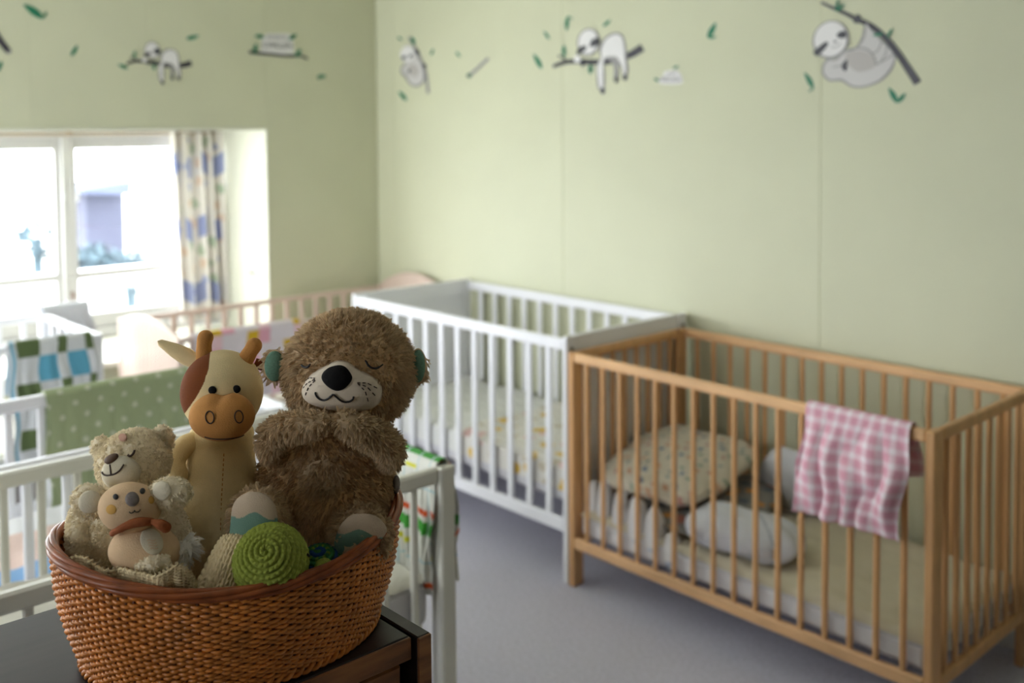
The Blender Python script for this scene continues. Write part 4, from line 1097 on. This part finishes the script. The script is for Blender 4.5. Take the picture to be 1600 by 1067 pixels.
for q in ((476, 866), (368, 880)):
    dv = at(q[0], q[1], 1.085) - tc_; dv /= np.linalg.norm(dv)
    p0 = tc_ + dv * 0.0405
    MB().tube([p0 - RT * 0.004 + ZUP * 0.003, p0 + NEAR * 0.001, p0 + RT * 0.002 - ZUP * 0.003], 0.0012, 6).build('eye_stitch', 'thread_black', tu)

# ------------------------------------------------------------------ knitted pieces
def knit_sheet(name, label, ctrl, nu, nv, cols, rws, thick, amp, cat):
    """knitted cloth: ctrl is a grid of (px,py,depth) control points; plaits run along v"""
    C = np.array([[at(*q) for q in row] for row in ctrl]); a, b = C.shape[:2]
    def interp(M, n, axis):
        s0 = np.linspace(0, 1, M.shape[axis]); s1 = np.linspace(0, 1, n)
        M = np.moveaxis(M, axis, 0); dg = min(M.shape[0] - 1, 5)
        out = np.polynomial.polynomial.polyval(s1, np.polynomial.polynomial.polyfit(s0, M.reshape(M.shape[0], -1), dg)).T.reshape((n,) + M.shape[1:])
        return np.moveaxis(out, 0, axis)
    S = interp(interp(C, nu, 0), nv, 1)
    du, dv = np.gradient(S, axis=0), np.gradient(S, axis=1)
    N_ = np.cross(du, dv); N_ /= np.linalg.norm(N_, axis=-1, keepdims=True) + 1e-9
    N_ = np.where(((CAM - S) * N_).sum(-1, keepdims=True) < 0, -N_, N_)
    u, v = np.meshgrid(np.linspace(0, 1, nu), np.linspace(0, 1, nv), indexing='ij')
    cu = np.mod(u * cols, 1); sl = np.where(cu < 0.5, 1, -1)
    st_ = np.abs(np.sin(PI * (v * rws + sl * (cu - 0.5) * 1.2)))
    hgt = amp * (np.abs(np.sin(2 * PI * cu)) ** 0.5 * 0.6 + 0.4 * st_)
    o = MB().grid(S + N_ * hgt[..., None]).build(name, 'yarn_cream', label=label, cat=cat, group='knitted cloths in the basket')
    md = o.modifiers.new('thickness', 'SOLIDIFY'); md.thickness = thick; md.offset = -1
    return o
knit_sheet('knitted_blanket', 'folded cream knitted blanket between the koala and the turtle',
   [[(300, 925, 1.065), (318, 890, 1.08), (340, 850, 1.10), (352, 843, 1.125)],
    [(325, 928, 1.058), (342, 890, 1.07), (360, 847, 1.09), (372, 841, 1.12)],
    [(350, 930, 1.060), (362, 895, 1.07), (380, 850, 1.09), (390, 842, 1.12)],
    [(372, 930, 1.070), (380, 900, 1.08), (396, 858, 1.10), (402, 848, 1.13)]], 160, 140, 6, 13, 0.006, 0.0032, 'blanket')
ctrl = []
ruf = [(112, 872, 1.10), (126, 868, 1.083), (140, 871, 1.070), (154, 882, 1.066), (172, 889, 1.056), (190, 886, 1.058), (208, 889, 1.046), (226, 893, 1.044), (246, 897, 1.036), (262, 890, 1.038), (278, 880, 1.042), (294, 888, 1.046), (304, 906, 1.052)]
S0 = np.array([at(*q) for q in ruf])
s0 = np.linspace(0, 1, len(ruf)); s1 = np.linspace(0, 1, 240)
nu, nv = 240, 36
def cr(v, x):
    i = np.clip((x * (len(v) - 1)).astype(int), 0, len(v) - 2); f = (x * (len(v) - 1) - i)[:, None]
    p0, p1, p2, p3 = v[np.maximum(i - 1, 0)], v[i], v[i + 1], v[np.minimum(i + 2, len(v) - 1)]
    return 0.5 * (2 * p1 + (p2 - p0) * f + (2 * p0 - 5 * p1 + 4 * p2 - p3) * f * f + (3 * p1 - p0 - 3 * p2 + p3) * f ** 3)
top = cr(S0, s1)
vv_ = np.linspace(0, 1, nv)
wav = 0.006 * np.sin(s1 * 46)[:, None] * vv_[None]
P = top[:, None] - ZUP * (vv_[None, :, None] * 0.032) + NEAR * (0.004 * np.sin(PI * vv_[None, :, None]) - 0.008 * vv_[None, :, None] + wav[..., None] * 0.5)
cu = np.mod(s1 * 30, 1)[:, None]
P = P + NEAR * (0.0014 * (np.abs(np.sin(2 * PI * cu)) ** 0.5 + np.abs(np.sin(PI * (vv_[None] * 12 + np.where(cu < 0.5, cu, -cu))))))[..., None]
o = MB().grid(P).build('knitted_shawl', 'yarn_cream', label='ruffled cream knitted edge along the front of the basket below the koala', cat='blanket', group='knitted cloths in the basket')
md = o.modifiers.new('thickness', 'SOLIDIFY'); md.thickness = 0.004; md.offset = -1

# ================================================================== wall decals
def wallpt(px, py, wall, off):
    return on(px, py, 'y', YW - off) if wall == 'b' else on(px, py, 'x', XW + off)
def sticker(name, pts, wall, lay, material, parent=None, sm=True, **kw):
    q = smooth_poly(pts) if sm else np.asarray(pts, float)
    off = 0.0008 * (lay + 1)
    F_ = [wallpt(x, y, wall, off) for x, y in q]; B_ = [wallpt(x, y, wall, 0.0001) for x, y in q]
    n = len(q)
    return MB().add(np.array(F_ + B_), [list(range(n))] + [[i, (i + 1) % n, n + (i + 1) % n, n + i] for i in range(n)]).build(name, material, parent, smooth=False, **kw)
def stroke_px(pts, w0, w1=None, n=6):
    q = np.asarray(pts, float); t_ = np.linspace(0, 1, len(q)); ti = np.linspace(0, 1, (len(q) - 1) * n + 1)
    if len(q) > 2:
        v = np.concatenate([q, np.zeros((len(q), 1))], 1); c = cr(v, np.minimum(ti, 1 - 1e-9))[:, :2]
    else: c = np.stack([np.interp(ti, t_, q[:, 0]), np.interp(ti, t_, q[:, 1])], 1)
    g = np.gradient(c, axis=0); g /= np.linalg.norm(g, axis=1, keepdims=True) + 1e-9
    nn = np.stack([-g[:, 1], g[:, 0]], 1); w = np.linspace(w0, w1 if w1 is not None else w0, len(c))[:, None] / 2
    return np.concatenate([c + nn * w, (c - nn * w)[::-1]])
def leaf(label, px, py, ln, ang, wall, w=0.32, second=None, group='leaf stickers on the green walls', dark=False):
    """a leaf decal: tapered blade, optional short second blade from the same foot"""
    p = wallpt(px, py, wall, 0)
    e = empty('leaf_decal', p, label, 'wall sticker', group)
    def blade(a, l, x, y, k):
        ca, sa = math.cos(a), math.sin(a)
        prof = [(0, 0), (0.25, 0.42), (0.55, 0.5), (0.85, 0.28), (1, 0), (0.8, -0.22), (0.5, -0.4), (0.2, -0.32)]
        sticker('leaf_blade', [(x + l * (u * ca - v * w * sa), y + l * (u * sa + v * w * ca)) for u, v in prof], wall, k, 'decal_leaf_dark' if dark else 'decal_leaf', e)
    a = math.radians(ang)
    x0, y0 = px - math.cos(a) * ln / 2, py - math.sin(a) * ln / 2
    blade(a, ln, x0, y0, 1)
    if second: blade(math.radians(second[0]), second[1], x0, y0, 2)
    return e
def sloth(label, wall, base_px):
    return empty('sloth_decal', wallpt(*base_px, wall, 0), label, 'wall sticker', 'sloth stickers on the green walls')

# --- big sloth hanging under a branch (right)
s = sloth('largest sloth sticker, hugging a slanting branch above the beech crib', 'b', (1345, 135))
sticker('branch', stroke_px([(1283, 4), (1305, 14), (1325, 23), (1340, 31), (1362, 41), (1384, 60), (1402, 82), (1418, 106), (1434, 130)], 4, 13), 'b', 1, 'decal_bark', s, sm=False)
sticker('body', [(1318, 80), (1335, 75), (1345, 60), (1352, 34), (1356, 34), (1362, 45), (1378, 62), (1395, 78), (1400, 92), (1392, 112), (1375, 128), (1350, 137), (1330, 136), (1314, 127), (1296, 127), (1285, 117), (1285, 102), (1292, 92), (1304, 92)], 'b', 0, 'decal_line', s)
sticker('fur', [(1320, 82), (1337, 77), (1347, 60), (1353, 37), (1358, 43), (1374, 62), (1392, 79), (1397, 92), (1389, 110), (1373, 125), (1350, 134), (1331, 133), (1315, 123), (1298, 124), (1288, 115), (1288, 103), (1295, 94), (1306, 94)], 'b', 2, 'decal_grey', s)
sticker('belly', [(1322, 84), (1338, 79), (1355, 82), (1366, 92), (1368, 103), (1355, 110), (1340, 112), (1328, 104), (1322, 94)], 'b', 3, 'decal_belly', s)
for pts, w in (([(1352, 40), (1350, 58), (1340, 73)], 2.5), ([(1322, 78), (1340, 75), (1356, 78), (1366, 90), (1369, 102)], 2.5), ([(1378, 64), (1372, 78), (1364, 84)], 2), ([(1386, 72), (1384, 84), (1376, 96)], 2), ([(1369, 101), (1382, 94), (1397, 84)], 2), ([(1301, 105), (1312, 103), (1318, 101)], 1.6)):
    sticker('outline', stroke_px(pts, w), 'b', 4, 'decal_line', s, sm=False)
sticker('claw', [(1315, 103), (1320, 95), (1324, 94), (1323, 108), (1319, 111)], 'b', 4, 'decal_dark', s)
sticker('claw', [(1333, 30), (1340, 22), (1346, 28), (1342, 36), (1335, 36)], 'b', 5, 'decal_dark', s)
sticker('head', ring_px(1298, 62, 28, 31, 16, 0.5), 'b', 3, 'decal_line', s)
sticker('face', ring_px(1298, 61, 25, 28, 16, 0.5), 'b', 5, 'decal_white', s)
sticker('eye_patch', [(1271, 80), (1280, 72), (1291, 65), (1294, 69), (1288, 78), (1278, 87), (1273, 86)], 'b', 6, 'decal_dark', s)
sticker('eye_patch', [(1307, 55), (1313, 49), (1321, 49), (1322, 58), (1312, 60)], 'b', 6, 'decal_dark', s)
sticker('nose', ring_px(1305, 65, 2.5, 2, 8), 'b', 6, 'decal_dark', s)
sticker('smile', stroke_px([(1298, 74), (1307, 73), (1314, 67)], 1.4), 'b', 6, 'decal_line', s, sm=False)
for l_, a_ in (((1308, 8), -80), ((1313, 12), -40), ((1372, 54), 170), ((1390, 52), -60)):
    sticker('leaf', [(l_[0] - 9 * math.cos(math.radians(a_)), l_[1] - 9 * math.sin(math.radians(a_))), (l_[0] - 2.5 * math.sin(math.radians(a_)), l_[1] + 2.5 * math.cos(math.radians(a_))), (l_[0] + 9 * math.cos(math.radians(a_)), l_[1] + 9 * math.sin(math.radians(a_))), (l_[0] + 2.5 * math.sin(math.radians(a_)), l_[1] - 2.5 * math.cos(math.radians(a_)))], 'b', 5, 'decal_leaf', s)

# --- lying sloths: one on the back wall, a like one over the window
def lying(label, wall, T, base):
    s_ = sloth(label, wall, base)
    tp = lambda pts: [T(x, y) for x, y in pts]
    k = math.hypot(T(1, 0)[0] - T(0, 0)[0], T(1, 0)[1] - T(0, 0)[1])
    sticker('branch', stroke_px(tp([(864, 104), (884, 97), (905, 96), (925, 97), (950, 96), (972, 90), (988, 84), (1004, 74)]), 5.5 * k, 12.5 * k), wall, 1, 'decal_bark', s_, sm=False)
    sticker('twig', stroke_px(tp([(872, 87), (880, 90), (884, 97)]), 3 * k, 3 * k), wall, 1, 'decal_bark', s_, sm=False)
    sticker('body', tp([(938, 90), (936, 76), (944, 60), (955, 52), (966, 51), (974, 57), (978, 72), (980, 95), (982, 108), (979, 122), (973, 122), (971, 108), (966, 101), (967, 112), (965, 122), (959, 122), (959, 108), (955, 96), (944, 94), (945, 112), (944, 138), (935, 140), (932, 125), (932, 104)]), wall, 2, 'decal_line', s_)
    sticker('fur', tp([(940, 88), (939, 77), (946, 63), (956, 55), (965, 54), (972, 59), (975, 74), (976.5, 95), (978, 108), (976.5, 119), (974.5, 118), (973, 106), (964, 90), (958, 88), (944, 91), (942, 112), (942, 136), (937, 136), (935, 122), (934, 104)]), wall, 3, 'decal_white', s_)
    for c_ in ((941.5, 142), (962.5, 124.5), (976, 121)):
        sticker('claw', tp(ring_px(c_[0], c_[1], 3.6, 5, 8)), wall, 4, 'decal_dark', s_)
    sticker('head', tp(ring_px(919, 66, 17.5, 22, 14, 0.15)), wall, 4, 'decal_line', s_)
    sticker('face', tp(ring_px(919, 66, 15, 19.5, 14, 0.15)), wall, 5, 'decal_white', s_)
    sticker('eye_patch', tp([(901, 83), (904, 75), (914, 71), (916, 77), (909, 82), (903, 86)]), wall, 6, 'decal_dark', s_)
    sticker('eye_patch', tp([(921, 72), (925, 62), (934, 59), (938, 65), (934, 71), (927, 73)]), wall, 6, 'decal_dark', s_)
    sticker('smile', stroke_px(tp([(913, 84), (921, 85), (928, 80)]), 1.2 * k), wall, 6, 'decal_line', s_, sm=False)
    sticker('hand', tp(ring_px(902, 92, 5.5, 6, 10)), wall, 6, 'decal_white', s_)
    sticker('claw', tp([(906, 97), (912, 93), (916, 97), (910, 104)]), wall, 6, 'decal_dark', s_)
    sticker('leaf', tp([(881, 90), (884, 80), (881, 70), (878, 80)]), wall, 4, 'decal_leaf', s_)
    sticker('leaf', tp([(922, 101), (926, 108), (922, 116), (919, 108)]), wall, 4, 'decal_leaf', s_)
    return s_
lying('sloth sticker sprawled over a branch in the middle of the back wall', 'b', lambda x, y: (x, y), (940, 110))
A1 = np.array([[919, 66, 1], [1004, 74, 1], [864, 104, 1]]); B1 = np.array([[238, 80], [297, 107], [189, 72.0]])
AF = np.linalg.solve(A1.astype(float), B1)
def T2(x, y):
    r_ = np.array([x, y, 1.0]) @ AF; return (r_[0], r_[1])
def T3(x, y):
    """the window-wall sloth droops less: legs hang straight"""
    bx = 238 + (x - 919) * 0.72; by = 78 + (y - 66) * 0.62
    by += 0.28 * (bx - 238) * (1 if bx > 238 else 0.25) * 0.9
    return (bx, by)
lying('small sloth sticker sprawled over a branch above the window', 'l', T3, (250, 100))

# --- sloth seen near the corner
s = sloth('small pale sloth sticker climbing an upright branch near the room corner', 'b', (645, 100))
sticker('branch', stroke_px([(638, 58), (645, 68), (653, 82), (661, 100), (666, 118), (669, 146)], 3, 5), 'b', 1, 'decal_line', s, sm=False)
sticker('body', [(630, 78), (636, 70), (645, 74), (652, 84), (659, 98), (664, 114), (663, 128), (652, 136), (640, 132), (633, 122), (626, 114), (627, 104), (632, 98)], 'b', 2, 'decal_line', s)
sticker('fur', [(632, 80), (637, 73), (644, 76), (651, 87), (658, 101), (661, 114), (660, 126), (651, 133), (641, 129), (636, 119), (629, 112), (630, 105), (635, 98)], 'b', 3, 'decal_grey', s)
sticker('belly', ring_px(646, 110, 8, 10, 10, -0.4), 'b', 4, 'decal_belly', s)
sticker('head', ring_px(636, 84, 10.5, 13, 12, 0.3), 'b', 5, 'decal_white', s)
sticker('eye_patch', ring_px(631, 90, 4.2, 3, 8, -0.6), 'b', 6, 'decal_dark', s)
sticker('eye_patch', ring_px(641.5, 87.5, 3.2, 2.6, 8, -0.6), 'b', 6, 'decal_dark', s)
sticker('claw', ring_px(639, 111, 2.6, 2.6, 8), 'b', 6, 'decal_dark', s)
for x, y in ((652, 81), (663, 103)): sticker('claw', ring_px(x, y, 2.8, 3.5, 8), 'b', 6, 'decal_bark', s)
sticker('leaf', [(642, 58), (648, 62), (647, 70), (643, 66)], 'b', 5, 'decal_leaf', s)

# --- stick near the corner; branch at the frame edge
e = empty('twig_decal', wallpt(746, 105, 'b', 0), 'grey twig sticker to the side of the corner sloth', 'wall sticker')
sticker('twig', stroke_px([(731, 120), (746, 107), (763, 91)], 5, 5), 'b', 1, 'decal_line', e, sm=False)
sticker('twig_end', ring_px(733, 118, 4, 3.5, 8), 'b', 2, 'decal_leaf_dark', e)
e = empty('branch_decal', wallpt(5, 70, 'l', 0), 'dark branch sticker cut off at the edge of the window wall', 'wall sticker')
sticker('branch', stroke_px([(-24, 30), (-10, 48), (2, 66), (15, 82)], 12, 9), 'l', 1, 'decal_bark', e, sm=False)
sticker('branch_end', ring_px(14.5, 81, 3.5, 3, 8), 'l', 2, 'decal_line', e)

# --- sign stickers
def sign_text(txt, px, py, hpx, wall, parent, lay, slant):
    cu_ = bpy.data.curves.new('lettering', 'FONT'); cu_.body = txt; cu_.align_x = 'CENTER'; cu_.align_y = 'CENTER'; cu_.extrude = 0.0; cu_.resolution_u = 2
    tmp = bpy.data.objects.new('lettering', cu_); COL.objects.link(tmp)
    dg = bpy.context.evaluated_depsgraph_get(); me = bpy.data.meshes.new_from_object(tmp.evaluated_get(dg))
    bpy.data.objects.remove(tmp)
    V = np.array([v.co[:2] for v in me.vertices]); Fs = [list(p.vertices) for p in me.polygons]
    bpy.data.meshes.remove(me)
    k = hpx / 0.7
    MB().add(np.array([wallpt(px + x * k, py - y * k + x * k * slant, wall, 0.0008 * lay) for x, y in V]), Fs).build('lettering', 'decal_dark' if lay < 9 else 'decal_line', parent, smooth=False)
e = empty('sign_decal', wallpt(432, 75, 'l', 0), 'lettered sign sticker standing on a branch above the window recess corner', 'wall sticker', 'sign stickers')
sticker('board', [(409, 58), (416, 52.5), (450, 52), (457, 58), (459, 70), (460, 84), (432, 85), (407, 82)], 'l', 1, 'decal_white', e, sm=False)
sign_text('ALWAYS', 433, 58.5, 5.5, 'l', e, 4, 0.03)
sign_text('CHILLIN', 433, 71, 9, 'l', e, 4, 0.03)
sticker('branch', stroke_px([(389, 81), (402, 83), (425, 85), (450, 87.5), (468, 87), (481, 92)], 5, 3), 'l', 3, 'decal_bark', e, sm=False)
for x, y, a_ in ((406, 57, 10), (457, 58, -35), (399, 76, -80), (466, 83, -60)):
    c_, s_ = math.cos(math.radians(a_)), math.sin(math.radians(a_))
    sticker('leaf', [(x - 8 * c_, y - 8 * s_), (x - 3 * s_, y + 3 * c_), (x + 8 * c_, y + 8 * s_), (x + 3 * s_, y - 3 * c_)], 'l', 4, 'decal_leaf', e)
e = empty('sign_decal', wallpt(1048, 120, 'b', 0), 'small pale lettered sign sticker beside the sprawled sloth on the back wall', 'wall sticker', 'sign stickers')
sticker('board', [(1030, 130), (1031, 122), (1036, 119), (1037, 113), (1046, 110), (1058, 110), (1063, 115), (1066, 122), (1066, 130), (1048, 132)], 'b', 1, 'decal_white', e)
sign_text('RELAX', 1048, 124.5, 7, 'b', e, 9, 0.0)
sign_text('JUST', 1050, 114.5, 4.5, 'b', e, 9, 0.0)
for x, y, a_ in ((1026, 124.5, 30), (1056, 105, -20)):
    c_, s_ = math.cos(math.radians(a_)), math.sin(math.radians(a_))
    sticker('leaf', [(x - 5 * c_, y - 5 * s_), (x - 2 * s_, y + 2 * c_), (x + 5 * c_, y + 5 * s_), (x + 2 * s_, y - 2 * c_)], 'b', 3, 'decal_leaf', e)

# --- loose leaves
leaf('green leaf sticker with a hooked foot at the top of the window wall', 52, 18, 38, 215, 'l', 0.34, (-65, 13))
leaf('short green leaf sticker between the cut-off branch and the small sloth', 116, 79, 20, -60, 'l', 0.36)
leaf('green leaf sticker at the edge of the window wall below the cut-off branch', 0, 104, 18, 110, 'l', 0.4)
leaf('green leaf sticker above the rump of the small sloth by the window', 301, 58, 21, -15, 'l', 0.34)
leaf('green leaf sticker below the branch tip of the small sloth', 192, 104, 17, 200, 'l', 0.36)
leaf('tiny green leaf sticker between the branch sign and the room corner', 503, 119, 14, -5, 'l', 0.5, (60, 6))
leaf('bold green leaf sticker below the corner sloth', 629, 150, 20, 228, 'b', 0.36)
leaf('faint green leaf sticker above the corner sloth', 625, 60, 9, 30, 'b', 0.5)
leaf('faint leaf sticker between the corner sloth and the grey twig', 675, 81, 11, -70, 'b', 0.4)
leaf('faint leaf sticker just above the grey twig', 716, 85, 11, 50, 'b', 0.4)
leaf('long green leaf sticker beside the branch tip of the sprawled sloth', 840, 96, 27, 240, 'b', 0.3)
leaf('short green leaf sticker nearest above the branch tip of the sprawled sloth', 854, 55, 16, 235, 'b', 0.32)
leaf('hooked green leaf sticker above the head of the sprawled sloth', 886, 37, 23, 93, 'b', 0.3, (25, 10))
leaf('short green leaf sticker above the rump of the sprawled sloth', 948, 36, 16, -40, 'b', 0.34)
leaf('forked green leaf sticker between the sprawled sloth and the largest sloth', 1112, 47, 27, -62, 'b', 0.36, (-8, 14))
leaf('curved green leaf sticker at the elbow of the largest sloth', 1264, 126, 29, 240, 'b', 0.3, (150, 10))
leaf('V-shaped green leaf sticker under the branch end of the largest sloth', 1395, 149, 27, 240, 'b', 0.38, (-50, 20))
